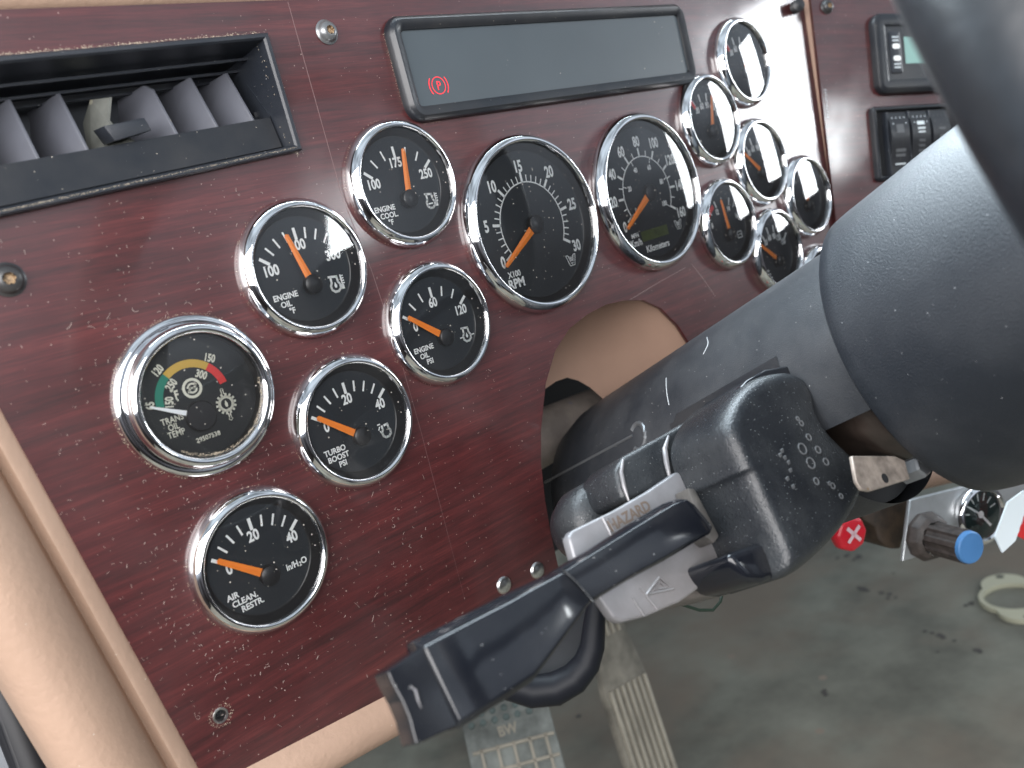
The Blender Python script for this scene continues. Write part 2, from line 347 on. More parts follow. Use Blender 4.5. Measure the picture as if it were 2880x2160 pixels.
def plate_mesh(name, loops, y0, y1, m_, parent=None, holes_bevel=0):
    """flat sheet in the x/z plane with holes, from depth y0 (front) to y1"""
    c = bpy.data.curves.new('c', 'CURVE'); c.dimensions = '2D'; c.fill_mode = 'BOTH'; c.extrude = (y1-y0)/2*S
    for lp in loops:
        sp_ = c.splines.new('POLY'); sp_.points.add(len(lp)-1)
        for p, q in zip(sp_.points, lp): p.co = (q[0]*S, q[1]*S, 0, 1)
        sp_.use_cyclic_u = True
    ob = bpy.data.objects.new('c', c); col.objects.link(ob); bpy.context.view_layer.update()
    me = bpy.data.meshes.new_from_object(ob.evaluated_get(bpy.context.evaluated_depsgraph_get()))
    bpy.data.objects.remove(ob); bpy.data.curves.remove(c)
    for v in me.vertices: x, y, z = v.co; v.co = (x, z+(y0+y1)/2*S, y)
    bm = bmesh.new(); bm.from_mesh(me); bmesh.ops.remove_doubles(bm, verts=bm.verts, dist=1e-6); bmesh.ops.recalc_face_normals(bm, faces=bm.faces); bm.to_mesh(me); bm.free()
    me.name = name; me.materials.clear(); me.materials.append(m_)
    o = bpy.data.objects.new(name, me); col.objects.link(o)
    if parent: o.parent = parent
    return o
def circle(cx, cz, r, n=48): return [(cx+r*math.cos(2*math.pi*i/n), cz+r*math.sin(2*math.pi*i/n)) for i in range(n)]
def rrect(x0, x1, z0, z1, r, n=6):
    out = []
    for cx, cz, a0 in ((x1-r, z1-r, 0), (x0+r, z1-r, 90), (x0+r, z0+r, 180), (x1-r, z0+r, 270)):
        for i in range(n+1):
            a = math.radians(a0+90*i/n); out.append((cx+r*math.cos(a), cz+r*math.sin(a)))
    return out
def frame_rr(name, x0, x1, z0, z1, r, prof, m_, parent=None, M4=None):
    """rounded rectangular moulding: prof = (inset, y) pairs"""
    mb = MB(); n = 0; vs = []
    for ins, y in prof:
        L_ = rrect(x0+ins, x1-ins, z0+ins, z1-ins, max(r-ins, .3)); n = len(L_); vs += [(p[0], y, p[1]) for p in L_]
    fs = []
    for k in range(len(prof)-1):
        for i in range(n): j = (i+1) % n; fs.append((k*n+i, k*n+j, (k+1)*n+j, (k+1)*n+i))
    return mb.add(vs, fs).build(name, m_, parent, M4)

def vmap(x, z):       # the vent sits slightly askew in the wood
    k = (z-52)/56.2; zb = 57+(x+130)*.056; zt = 108+(x+133)*.029
    return zb+(zt-zb)*k
# ================================================================== the dash
PX0 = lambda z: -275.5+(z+12)*(-.135)       # slanting left edge of the wood
hole = [(-44, -196), (-44, -183), (-43, -164), (-41, -146), (-37, -126), (-31, -109), (-19, -86), (-6, -71), (9, -62), (26, -58), (43, -56.5)]
hole = hole + [(86-x, z) for x, z in reversed(hole[:-1])]
panel = thing('instrument_panel', 'glossy dark red wood grain dash panel holding the round gauges', 'dash panel')
out = [(PX0(123.5), 123.5), (PX0(-190), -184), (-236, -185.5), (-161, -193.5)]
out += [(-44, -198)] + hole[1:-1] + [(130, -200), (318, -206), (325, -80), (343, 120), (343.4, 125)]
# left leaf and right leaf meet at a fine crease
vent_hole = [(x, vmap(x, z)) for x, z in ((-280, 55.2), (-131.5, 55.2), (-131.5, 105.1), (-280, 105.1))]
plate_mesh('wood_face', [out, vent_hole, circle(-238.3, -159.3, 2.3, 20)], 0, 3, M['wood'], panel)
mb = MB()
for x0, zz0, x1, zz1 in ((-112, 122, -112.8, 33), (-112.8, 33, -108.5, -2)):
    mb.tube([(x0, .12, zz0), (x1, .12, zz1)], .22, 6)
mb.tube([(-108.5, .12, -2), (-106.5, .14, -40), (-106.6, .16, -82), (-109, .18, -172)], .2, 6)
mb.build('crease', mat('crease_line', (.12, .06, .06), .5), panel)
# fine scratches
for (a, b) in (((1480, 578), (1360, 648)), ((1494, 570), (1545, 640))):
    p, q = at(*a, Y=.02), at(*b, Y=.02); MB().tube([p, (p+q)/2+Vector((.4, 0, .4)), q], .07, 5).build('scratch', M['lint'], panel)

# tan surround: left cushion, lower roll, top pad and the bowl behind the steering column
sur = thing('dash_surround', 'tan padded vinyl dash moulding framing the wood panel', 'dash trim')
def sweepX(name, prof, zs, m_, xf, parent):      # profile (x,y) swept along z, xf(z) = x of the panel edge
    mb = MB(); n = len(prof); vs = []
    for z in zs: vs += [(xf(z)+p[0], p[1], z) for p in prof]
    fs = [(k*n+i, k*n+i+1, (k+1)*n+i+1, (k+1)*n+i) for k in range(len(zs)-1) for i in range(n-1)]
    return mb.add(vs, fs).build(name, m_, parent, smooth=60)
lp = [(3, 2.6), (1.5, 1.9), (.2, 1.0), (-5.0, -2.7), (-6.4, -2.7), (-7.3, .8), (-7.9, 4.5), (-8.6, 5), (-9.4, 3), (-11, -1.5), (-14, -5.5), (-18, -9), (-23, -11.5), (-29, -12.5), (-34, -11), (-38, -7.5), (-40.6, -2.5), (-41.6, 3), (-42, 22)]
sweepX('side_cushion', lp, [160, 100, 60, 20, -20, -60, -100, -140, -180, -220, -260], M['tan'], lambda z: PX0(z)+.5, sur)
# lower roll under the wood, following its bottom edge
def edge_bottom(x):
    pts = [(-252, -184), (-236, -185.5), (-161, -193.5), (-44, -198), (318, -206), (330, -207)]
    for (a, za), (b, zb) in zip(pts[:-1], pts[1:]):
        if x <= b: return za+(zb-za)*(x-a)/(b-a)
    return pts[-1][1]
prof = [(4, 2.5), (1, .8), (-1.2, -1.0), (-4, -3.6), (-9, -5.6), (-15, -5.2), (-20, -1.8), (-23, 4), (-24.5, 12), (-36, 60), (-60, 150)]
mb = MB(); vs = []; xs = [-300, -252, -236, -200, -161, -120, -80, -50]
for x in xs: vs += [(x, p[1], edge_bottom(x)+p[0]) for p in prof]
n = len(prof); fs = [(k*n+i, k*n+i+1, (k+1)*n+i+1, (k+1)*n+i) for k in range(len(xs)-1) for i in range(n-1)]
mb.add(vs, fs).build('lower_roll', M['tan'], sur, smooth=60)
# top pad
mb = MB(); vs = []; prof = [(0, 2.5), (.3, .5), (3, -2), (8, -4), (16, -3), (26, 5), (34, 20)]
xs = [-340, -236, -170, -107, -60, 60, 200, 344]
for x in xs:
    z0 = 121.2+(min(x, -60)+236)*.006+max(0, x+60)*.006
    vs += [(x, p[1], z0+p[0]) for p in prof]
n = len(prof); fs = [(k*n+i, k*n+i+1, (k+1)*n+i+1, (k+1)*n+i) for k in range(len(xs)-1) for i in range(n-1)]
mb.add(vs, fs).build('top_pad', M['tan'], sur, smooth=60)
# tan bowl seen through the column opening
mb = MB(); vs = []; H = hole; n = len(H)
inner = [(-28, -196), (-26, -170), (-22, -150), (-14, -130), (0, -113), (14, -104), (30, -99), (45, -100), (58, -107), (70, -120), (80, -138), (86, -160), (88, -175), (89, -185), (90, -190)]
inner = [inner[0]]+[Vector(inner[int(i*(len(inner)-1)/(n-1))]).to_2d().lerp(Vector(inner[min(int(i*(len(inner)-1)/(n-1))+1, len(inner)-1)]).to_2d(), (i*(len(inner)-1)/(n-1)) % 1) for i in range(1, n)]
rings = 9
for k in range(rings+1):
    t = k/rings; y = 3.2+46*math.sin(t*math.pi/2)**1.25; g = t**1.7
    for a, b in zip(H, inner):
        out_ = 1+.02*math.sin(t*math.pi)
        cx, cz = 42, -140
        ax_, az_ = cx+(a[0]-cx)*1.02, cz+(a[1]-cz)*1.02
        vs.append((ax_*(1-g)+b[0]*g, y, az_*(1-g)+b[1]*g))
fs = [(k*n+i, k*n+i+1, (k+1)*n+i+1, (k+1)*n+i) for k in range(rings) for i in range(n-1)]
mb.add(vs, fs).build('column_recess', M['tan_p'], sur, smooth=80)
mb = MB(); mb.prism([(-360, 6, 146), (1100, 6, 146), (1100, 700, 120), (-360, 700, 120)], (0, 0, 5)); mb.build('dash_top_light_block', M['tan'], sur, smooth=0)  # unseen slab, added to keep the windshield light off the floor
# near-black sheet standing in for the unlit depth of the dash cavity
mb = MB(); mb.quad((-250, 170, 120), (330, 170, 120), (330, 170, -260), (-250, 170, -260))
mb.build('cavity_dark_sheet', M['dark'], sur, smooth=0)

# caked dust along edges
gr = MB()
def crumbs(pts, n, sz, spread):
    for _ in range(n):
        i = random.randrange(len(pts)-1); t = random.random(); p = Vector(pts[i]).lerp(Vector(pts[i+1]), t)
        s_ = sz*random.uniform(.4, 1.2); p = p+Vector((random.gauss(0, spread), -abs(random.gauss(0, .15)), random.gauss(0, spread)))
        a = random.random()*6.28
        gr.add([p+Vector((s_*math.cos(a+q)*random.uniform(.6, 1.2), -.15*s_*(q % 2), s_*math.sin(a+q)*.8)) for q in (0, 1.4, 2.8, 4.4)], [(0, 1, 2, 3)])
crumbs([(-245, -.3, vmap(-245, 109)), (-190, -.3, vmap(-190, 109)), (-131, -.3, vmap(-131, 109))], 900, .28, .45)
crumbs([(-134, -.3, 109.3), (-129, -.3, 56)], 60, .25, .5)

# ================================================================== gauges
def bezel_prof(R, big):
    if big: return [(R, 0), (R+.3, -1.3), (R, -3.2), (R-1.3, -5.8), (R-3.0, -7.6), (R-4.2, -8.0), (R-5.0, -7.4), (R-5.3, -6.4), (R-5.4, -5.2)]
    return [(R, 0), (R+.3, -1.2), (R+.05, -2.9), (R-1.1, -5.3), (R-2.7, -7.1), (R-3.7, -7.5), (R-4.4, -7.1), (R-4.7, -6.3), (R-4.8, -5)]
Y0 = -.35; YP = -.5; YN = -2.6
def icon_engine(mb, x, z, k, kind):
    def st(pts, wd=1.05, closed=False): mb.stroke([(x+a*k, z+b*k) for a, b in pts], wd*k, YP, closed)
    if kind in ('oiltemp', 'oilpsi', 'cool'):
        st([(-1.6, 3.6), (-1.7, .9), (-2.5, -.5), (-2.3, -2.2), (-1, -3.3), (.8, -3.3), (2.2, -2.2), (2.4, -.5), (1.6, .9), (1.5, 3.2), (-1.6, 3.6)])
        st([(-2.5, 3.7), (-1.6, 3.6)], .9)
        if kind == 'cool': st([(-1.3, -1.2), (1.0, -1.2)], .7)
        else:
            mb.add([(x+a*k, YP, z+b*k) for a, b in ((0, 1.1), (-.75, -.6), (-.5, -1.4), (0, -1.7), (.5, -1.4), (.75, -.6))], [(0, 1, 2, 3, 4, 5)])
        if kind == 'oilpsi': st([(-4.4, -.8), (-2.9, -.8)], .6); st([(2.9, -.8), (4.4, -.8)], .6)
        else:
            st([(3.5, 3.4), (3.5, -1.5)], .7); st([(3.5, -1.2), (3.5, -2.4)], 1.4)
            for b in (3.0, 1.9, .8, -.3): st([(3.7, b), (4.7, b)], .55)
    elif kind == 'turbo':
        st([(-1.6, 2.6), (-1.6, .9), (-2.3, -.5), (-2.1, -2.0), (-.9, -3), (.8, -3), (2.1, -2), (2.3, -.5), (1.6, .9), (1.6, 2.8), (-.2, 2.6)])
        st([(-3.6, 3.8), (-2.4, 3.8)], .6); st([(-2.9, 2.6), (-3.6, 1.4)], .6); st([(-3.1, .6), (-2.6, -.6)], .6)
    elif kind == 'batt':
        st([(-2.6, -2.2), (2.6, -2.2), (2.6, 2), (-2.6, 2)], .6, True); st([(-1.8, 2.3), (-.8, 2.3)], .8); st([(.9, 2.3), (1.9, 2.3)], .8)
        st([(-1.6, 0), (-.6, 0)], .5); st([(.6, 0), (1.6, 0)], .5); st([(1.1, -.5), (1.1, .5)], .5)
def emblem(mb, x, z, k):
    def st(pts, wd=.5, closed=False): mb.stroke([(x+a*k, z+b*k) for a, b in pts], wd*k, YP, closed)
    st([(-3.9, 3), (-1.9, -3), (-.2, -3), (0, -2.2), (.2, -3), (1.9, -3), (3.9, 3), (2.3, 3), (1.1, -.8), (0, 2.0), (-1.1, -.8), (-2.3, 3)], .45, True)
    st([(-1.6, 2.4), (0, -.4), (1.6, 2.4)], .5); st([(-.8, -1.6), (.8, -1.6)], .6)
def gauge(name, label, cx, cz, R, face, needle, pivot, big=False, dusty=False, lens_tilt=(0, 0), group=None, two=None, rng=0):
    t = thing(name, label, 'gauge', (cx, 0, cz), group)
    pr_ = bezel_prof(R, big)
    MB().lathe(pr_, 96).build('bezel', M['chrome'], t, smooth=60)
    ri = pr_[-1][0]
    rf = ri-(2.6 if not big else 3)
    d = MB().lathe([(rf, Y0), (0.01, Y0)], 64).build('dial', M['dial'], t, smooth=0)
    MB().lathe([(ri, -5.1), (ri-.5, -4.4), (rf+.3, -1.0), (rf-.2, Y0-.12), (rf-.6, Y0-.12)], 96).build('inner_ring', M['wall'], t, smooth=60)
    mk = MB(); face(mk, t, d); mk.build('dial_markings', M['white'], d, smooth=0, merge=False)
    # needle
    px, pz = pivot
    rc = 5.1 if big else 4.3
    def ndl(a, r0, r1, w0, w1, y, m_, nm='needle'):
        a = math.radians(a); c = Vector((math.cos(a), 0, math.sin(a))); q = Vector((-math.sin(a), 0, math.cos(a))); P = Vector((px, y, pz))
        b = MB(); b.add([P+c*r0-q*w0, P+c*r0+q*w0, P+c*r1+q*w1, P+c*(r1+w1*.6), P+c*r1-q*w1,
                         P+c*r0+Vector((0, -.55, 0)), P+c*r1+Vector((0, -.4, 0))],
                        [(0, 5, 6, 4), (5, 1, 2, 6), (4, 6, 3), (6, 2, 3), (0, 1, 5), (0, 4, 3, 2, 1)])
        b.build(nm, m_, t, smooth=0)
    ndl(needle, rc-.6, (33.2 if big else 23.8), (2.4 if big else 1.75), (1.15 if big else 1.15), YN, M['orange'])
    if two: ndl(two, rc-.6, 22, 1.2, .7, YN+.9, mat('needle_red', (.35, .02, .01), .4), 'second_needle')
    MB().lathe([(rc-.4, -.6), (rc, -1.2), (rc, -4.0), (rc-.6, -4.5), (.01, -4.6)], 40, c=(px, 0, pz)).build('needle_cap', M['cap'], t, smooth=40)
    # slightly domed lens
    sag = (1.9 if cx > 50 else .5) if big else (1.0 if cx > 100 else 0); rl = ri+.2
    L_ = MB().lathe([(max(rl*i/12, .01), -5.3-sag*(1-(i/12)**2)) for i in range(12, -1, -1)], 64).build('lens', M['glass_d' if dusty else 'glass'], t, smooth=80)
    L_.rotation_euler = (math.radians(lens_tilt[0]), 0, math.radians(lens_tilt[1]))
    # dust ring at the foot of the bezel
    pts = [(cx+(R+.4)*math.cos(a/10), -.25, cz+(R+.4)*math.sin(a/10)) for a in range(8, 60)]
    crumbs(pts, 130 if cx < 0 else 30, .17, .28)
    return t
SP = (.9, -7.5)                     # needle pivot of the small gauges
A0, A1 = 142, 40
def small_face(labels, n_int, caption, icon, major, lab_h=4.4, rows=3.4):
    def f(mk, t, d):
        for i in range(n_int+1):
            a = A0+(A1-A0)*i/n_int; mj = i in major
            mk.tick(*SP, 21.1, 25.4, a, 1.45 if mj else .9, YP)
        for i, tx in labels.items():
            a = math.radians(A0+(A1-A0)*i/n_int); rr_ = 18.3 if 0 < i < n_int else 18.6
            x = SP[0]+rr_*math.cos(a)+(1.2 if i == n_int else (-.3 if i else -1.6)*(len(tx) > 1)); z = SP[1]+rr_*math.sin(a)-(1.4 if i in (0, n_int) else 0)
            if i == 0 and len(tx) == 1: z -= .6
            mk.text(tx, x, z, lab_h, YP, sx=.82)
        for k, (tx, dx) in enumerate(caption):
            mk.text(tx, -13.0+dx, -9.6-rows*k, 2.5, YP, sx=.95, bold=.03)
        if icon[0] == 'text': mk.text('In/H', 12.6, -8.8, 2.7, YP, sx=.85, bold=.03); mk.text('2', 16.4, -9.7, 1.8, YP, bold=.03); mk.text('O', 18.4, -8.8, 2.7, YP, sx=.9, bold=.03)
        elif icon[0] == 'temp2': mk.text('PSI', 14.5, -9.5, 2.2, YP)
        else: icon_engine(mk, icon[1], icon[2], icon[3], icon[0])
    return f
GS = 'small chrome gauges of the dash'
gauge('temperature_gauge', 'round chrome gauge reading ENGINE COOL. °F with needle straight up', -78.6, 34.4, 31,
      small_face({0: '100', 3: '175', 6: '250'}, 6, [('ENGINE', -.3), ('COOL.', 1.2), ('°F', 1.2)], ('cool', 14.6, -10.6, 1.02), (0, 3, 6)), 80, SP, group=GS)
gauge('temperature_gauge', 'round chrome gauge marked ENGINE OIL °F with bright window glare on its glass', -142.9, 6.7, 31,
      small_face({0: '100', 4: '200', 8: '300'}, 8, [('ENGINE', .5), ('OIL', -.3), ('°F', 1.7)], ('oiltemp', 13.2, -10.2, 1.02), (0, 4, 8)), 104, SP, lens_tilt=(0, 0), group=GS)
gauge('pressure_gauge', 'round chrome gauge marked ENGINE OIL PSI, scale 0 to 120, needle at zero', -79.5, -35.4, 31,
      small_face({0: '0', 3: '60', 6: '120'}, 6, [('ENGINE', .5), ('OIL', -.2), ('PSI', 2.2)], ('oilpsi', 15.6, -10, 1.02), (0, 3, 6)), 141.5, SP, group=GS)
gauge('pressure_gauge', 'round chrome gauge marked TURBO BOOST PSI, scale 0 to 40', -141.2, -65.7, 31,
      small_face({0: '0', 4: '20', 8: '40'}, 8, [('TURBO', -.2), ('BOOST', .8), ('PSI', 2)], ('turbo', 15.5, -10, 1.02), (0, 4, 8)), 141, SP, group=GS)
gauge('pressure_gauge', 'round dusty chrome gauge marked AIR CLEAN. RESTR., lowest on the panel', -202.6, -106.3, 31,
      small_face({0: '0', 4: '20', 8: '40'}, 8, [('AIR', -2.9), ('CLEAN.', 1.6), ('RESTR.', 4.1)], ('text',), (0, 4, 8)), 141, SP, dusty=True, group=GS)
def air_face(cap, red=True):
    def f(mk, t, d):
        for i in range(6):
            a = 141-20*i
            if i == 1 and red: MB().tick(*SP, 21.1, 25.2, a+3, 2.6, YP-.03).build('red_mark', M['red'], d, smooth=0)
            mk.tick(*SP, 21.1, 25.4, a, 1.3, YP)
        for i, tx in enumerate(('0', '30', '60', '90', '120', '150')):
            a = math.radians(141-20*i)
            if i: mk.text(tx, SP[0]+18.0*math.cos(a), SP[1]+18.0*math.sin(a), 4.0, YP, sx=.72)
        for k, tx in enumerate(cap):
            if tx == 'PSI': mk.text(tx, -14.5+k*1.2, -12.5-2.8*k, 2.0, YP, bold=.03)
            else:
                for q in range(4): mk.stroke([(-16.6+k*1.2+1.3*q, -12.5-2.8*k), (-16.0+k*1.2+1.3*q, -12.1-2.8*k)], 1.3, YP)
    return f
GR = 'gauges right of the speedometer'
gauge('air_pressure_gauge', 'uppermost chrome gauge at right, deep bezel, needle vertical, beside bright reflection', 236.5, 71.2, 31, air_face(('AIR', 'PSI')), 67, SP, group=GR)
gauge('air_pressure_gauge', 'chrome air gauge below and left of the uppermost one, under the display corner', 182.5, 36.6, 31, air_face(('AIR', 'PSI')), 73, SP, group=GR)
gauge('air_application_gauge', 'chrome gauge in the middle of the right cluster with short needle at left zero', 232.6, 1.3, 31, air_face(('APPL', 'PSI'), False), 139, SP, group=GR)
def volt_face(mk, t, d):
    for i, a in enumerate((142, 131, 109, 89, 68, 54, 40)): mk.tick(*SP, 21.1, 25.4, a, .9 if i % 2 == 0 else .6, YP)
    for tx, a in (('8', 150), ('12', 112), ('14', 68), ('16', 36)):
        mk.text(tx, SP[0]+18.2*math.cos(math.radians(a)), SP[1]+18.2*math.sin(math.radians(a)), 3.4, YP, sx=.75)
    MB().arc(*SP, 22, 25, 140, 116, YP+.03).build('red_mark', M['red'], d, smooth=0)
    icon_engine(mk, 14.5, -10, 1, 'batt')
gauge('voltmeter', 'chrome voltmeter with 12 and 14 on its dial and a battery symbol', 177.8, -33.2, 31, volt_face, 97, SP, group=GR)
def fuel_face(mk, t, d):
    for i in range(5): mk.tick(*SP, 21.1, 25.4, 142-25.5*i, 1.0 if i % 2 == 0 else .7, YP)
    pass
gauge('needle_gauge', 'chrome gauge next to the tan strip, needle upright behind window glare', 286.5, -32.2, 31, fuel_face, 95, SP, group=GR)
gauge('temperature_gauge', 'chrome gauge touching the steering column edge, needle pointing up left', 230.5, -63, 31, air_face(('AXLE', 'FWD', '°F'), False), 142, SP, group=GR)
gauge('temperature_gauge', 'chrome gauge almost hidden by the steering column, only its rim showing', 285, -101, 31, air_face(('AXLE', 'REAR'), False), 142, SP, group=GR)
# tachometer and speedometer
BP = (.8, -.6)
def tach_face(mk, t, d):
    a_of = lambda v: 210.5-8.02*v
    mk.arc(*BP, 23.4, 24.1, 210.5, -30, YP, 120)
    for v in range(31):
        mj = v % 5 == 0; mk.tick(*BP, 24, 28.8 if mj else 27.4, a_of(v), 1.5 if mj else .65, YP)
    for v in range(0, 31, 5):
        a = math.radians(a_of(v)); r = 32.6 if v not in (20, 25, 30) else 34.4
        mk.text(str(v), BP[0]+r*math.cos(a)-(1.2 if v < 15 and v else 0), BP[1]+r*math.sin(a)+(0 if v else 1.5), 6.0, YP, sx=.75)
    mk.text('X100', -21.8, -23.2, 3.2, YP, sx=.9, bold=.025); mk.text('RPM', -21.6, -28.2, 4.8, YP, sx=.92, bold=.035); emblem(mk, 23.6, -25.3, 1.0)
gauge('tachometer', 'large chrome tachometer marked X100 RPM, scale 0 to 30', 0, 0, 48.9, tach_face, 211.5, BP, big=True)
def speed_face(mk, t, d):
    mk.arc(*BP, 22.6, 23.3, 210.5, -30, YP, 120)
    for v in range(0, 161, 10):
        mj = v % 20 == 0; mk.tick(*BP, 23, 27.8 if mj else 26.4, 210-1.5*v, 1.4 if mj else .65, YP)
    for v in range(0, 161, 20):
        a = math.radians(210-1.5*v); r = 32.4 if v < 100 else 34
        mk.text(str(v), BP[0]+r*math.cos(a)-(.8 if 0 < v < 60 else 0), BP[1]+r*math.sin(a), 6.0, YP, sx=.72)
    for v in range(0, 101, 20):
        a = 210-1.5*v*1.609; mk.tick(*BP, 19.8, 23, a, .5, YP); a = math.radians(a)
        mk.text(str(v), BP[0]+16.8*math.cos(a), BP[1]+16.8*math.sin(a), 3.0, YP, sx=.78)
    mk.text('MPH', -20.2, -23.6, 2.7, YP, sx=.9, bold=.02); mk.text('Km/h', -20.2, -28.0, 4.0, YP, sx=.85, bold=.025); mk.text('Kilometers', -.6, -33.8, 4.0, YP, sx=.9, bold=.022); emblem(mk, 24.2, -24.8, .95)
    l = MB().quad((-14.2, YP, -22.4), (12.6, YP, -22.4), (12.6, YP, -28.8), (-14.2, YP, -28.8)).build('odometer_display', M['lcd'], d, smooth=0)
    MB().text('90', 1, -25.6, 4.2, YP-.1, sx=.95, bold=0).build('odometer_digits', M['lcdg'], d, smooth=0)
gauge('speedometer', 'large chrome speedometer in Km/h with odometer window, marked Kilometers', 102.9, .8, 48.9, speed_face, 211.5, BP, big=True)

# transmission gauge with a deep stepped bezel
t = thing('transmission_gauge', 'deep stepped chrome gauge TRANS OIL TEMP with green, yellow and red arc', 'gauge', (-206.4, 0, -32.2))
MB().lathe([(32.4, 0), (33, -1), (33, -2.2), (32.2, -3.2), (30.8, -3.6), (29.9, -3.4), (29.6, -4.6), (29.3, -7.4), (28.4, -9.2), (27.2, -10.0), (26, -9.9), (25.2, -9.2), (24.9, -8.2), (24.9, -7)], 96).build('bezel', M['chrome'], t, smooth=60)
MB().lathe([(24.9, -7.2), (24.7, -1.2)], 96).build('inner_ring', M['wall'], t, smooth=60)
d = MB().lathe([(24.9, -1.2), (.01, -1.2)], 64).build('dial', mat('trans_dial', (.006, .009, .012), .45, dust=(900, .05, .02)), t, smooth=0)
TC = (-1.9, -.1); y = -1.35
MB().arc(*TC, 12.2, 15.4, 180, 125, y).build('green_arc', M['green'], d, smooth=0)
MB().arc(*TC, 12.2, 15.4, 125, 48, y).build('yellow_arc', M['yellow'], d, smooth=0)
MB().arc(*TC, 12.2, 15.4, 48, 8, y).build('red_arc', M['red'], d, smooth=0)
mk = MB(); YPs = YP; YP = y
def rt(tx, a, r, h, rot=None): mk.text(tx, TC[0]+r*math.cos(math.radians(a)), TC[1]+r*math.sin(math.radians(a)), h, y, rot=(a-90 if rot is None else rot), sx=.7)
rt('150', 49, 17.6, 3.1, -27); rt('120', 125, 17.8, 3.1, 33); rt('65', 173, 17.6, 3.1, 76); rt('300', 53, 9.9, 3.1, -33); rt('250', 133, 10.3, 3.1, 37); rt('150', 173, 10.0, 3.1, 75)
mk.text('F', -8.1, 3.0, 3.4, y, sx=.75); mk.arc(-9.6, 5.2, .35, .65, 0, 360, y, 12); mk.text('"', -8.3, .2, 1.6, y)
mk.arc(-1.3, 3.6, 3.0, 4.1, 0, 360, y, 40); mk.arc(-1.3, 3.6, 1.4, 2.2, 20, 170, y, 20); mk.arc(-1.3, 3.6, 1.4, 2.2, 200, 350, y, 20)
mk.stroke([(-3.2, 2.4), (-1.9, 3.9), (-.7, 3.3), (.6, 4.8)], .8, y)
gx, gz = 10.2, -6.8
mk.arc(gx, gz, 2.3, 3.4, 0, 360, y, 30)
for i in range(14):
    a = 2*math.pi*i/14; mk.stroke([(gx+3.2*math.cos(a), gz+3.2*math.sin(a)), (gx+4.1*math.cos(a), gz+4.1*math.sin(a))], .9, y)
mk.add([(gx+a, y, gz+b) for a, b in ((0, 1.6), (-.7, -.2), (-.5, -1.1), (0, -1.4), (.5, -1.1), (.7, -.2))], [(0, 1, 2, 3, 4, 5)])
mk.stroke([(gx-.6, gz+4.2), (gx-.6, gz+6.4), (gx-.1, gz+6.7), (gx+.3, gz+6.4), (gx+.3, gz+4.2)], .35, y)
mk.stroke([(gx-.4, gz-4.2), (gx-.4, gz-6), (gx-.8, gz-6.6), (gx, gz-7.2), (gx+.8, gz-6.6), (gx+.4, gz-6), (gx+.4, gz-4.2)], .35, y)
for k, (tx, x_) in enumerate((('TRANS', -12.9), ('OIL', -13.2), ('TEMP', -13.0))): mk.text(tx, x_, -5.8-2.9*k, 2.5, y, sx=.82, bold=.01)
mk.text('29507538', -1.2, -17.2, 1.8, y, sx=1.0, bold=.02)
YP = YPs
mk.build('dial_markings', M['cream'], d, smooth=0, merge=False)
P = Vector((-1.9, -2.6, -8)); a = math.radians(152); c = Vector((math.cos(a), 0, math.sin(a))); q = Vector((-math.sin(a), 0, math.cos(a)))
MB().prism([P+c*4.8-q*1.1, P+c*4.8+q*1.1, P+c*20.5+q*.35, P+c*20.5-q*.35], (0, -.6, 0)).build('needle', M['ndlw'], t, smooth=0)
MB().lathe([(6.2, -1.3), (6.2, -3.6), (5.8, -4), (.01, -4.1)], 40, c=(-1.9, 0, -8)).build('needle_cap', M['cap'], t)
MB().lathe([(max(25*i/12, .01), -7.2-.9*(1-(i/12)**2)) for i in range(12, -1, -1)], 64).build('lens', M['glass_d'], t, smooth=80)
crumbs([(-206.4+24*math.cos(a/10), -8.4, -32.2+24*math.sin(a/10)) for a in range(40, 64)], 500, .22, .35)
crumbs([(-206.4+33.3*math.cos(a/10), -.3, -32.2+33.3*math.sin(a/10)) for a in range(5, 63)], 500, .2, .35)

# ================================================================== warning display
t = thing('warning_display', 'wide grey smoked display in a rounded black frame with red P symbol', 'display')
x0, x1, z0, z1 = -64.5, 176.5, 61.9, 112.9
frame_rr('bezel', x0, x1, z0, z1, 9, [(0, 0), (-.2, -2), (.6, -4.4), (2.4, -5.8), (4.4, -5.6), (6.2, -4.6), (7, -4.2), (7.2, -3.0)], M['blk'], t)
s_ = MB().add([(p[0], -3.1, p[1]) for p in rrect(x0+7, x1-7, z0+7, z1-7, 3.5)], [tuple(range(28))]).build('screen', M['screen'], t, smooth=0)
mb = MB(); px, pz = -41.8, 78.2; yy = -3.25
mb.arc(px, pz, 4.0, 4.4, 0, 360, yy); mb.arc(px, pz, 5.8, 6.3, 140, 220, yy); mb.arc(px, pz, 5.8, 6.3, -40, 40, yy); mb.text('P', px+.2, pz, 4.4, yy, sx=.9, bold=0)
mb.build('parking_brake_symbol', M['warnred'], s_, smooth=0, merge=False)
crumbs([(x0-.6, -.3, z0+10), (x0-.6, -.3, z1-8), (x0+8, -.3, z1+.5), (x1-60, -.3, z1+.5)], 240, .18, .35)
crumbs([(x0, -.3, z0+8), (x0+10, -.3, z0-.6), (x0+20, -.3, z0-.7)], 60, .18, .35)

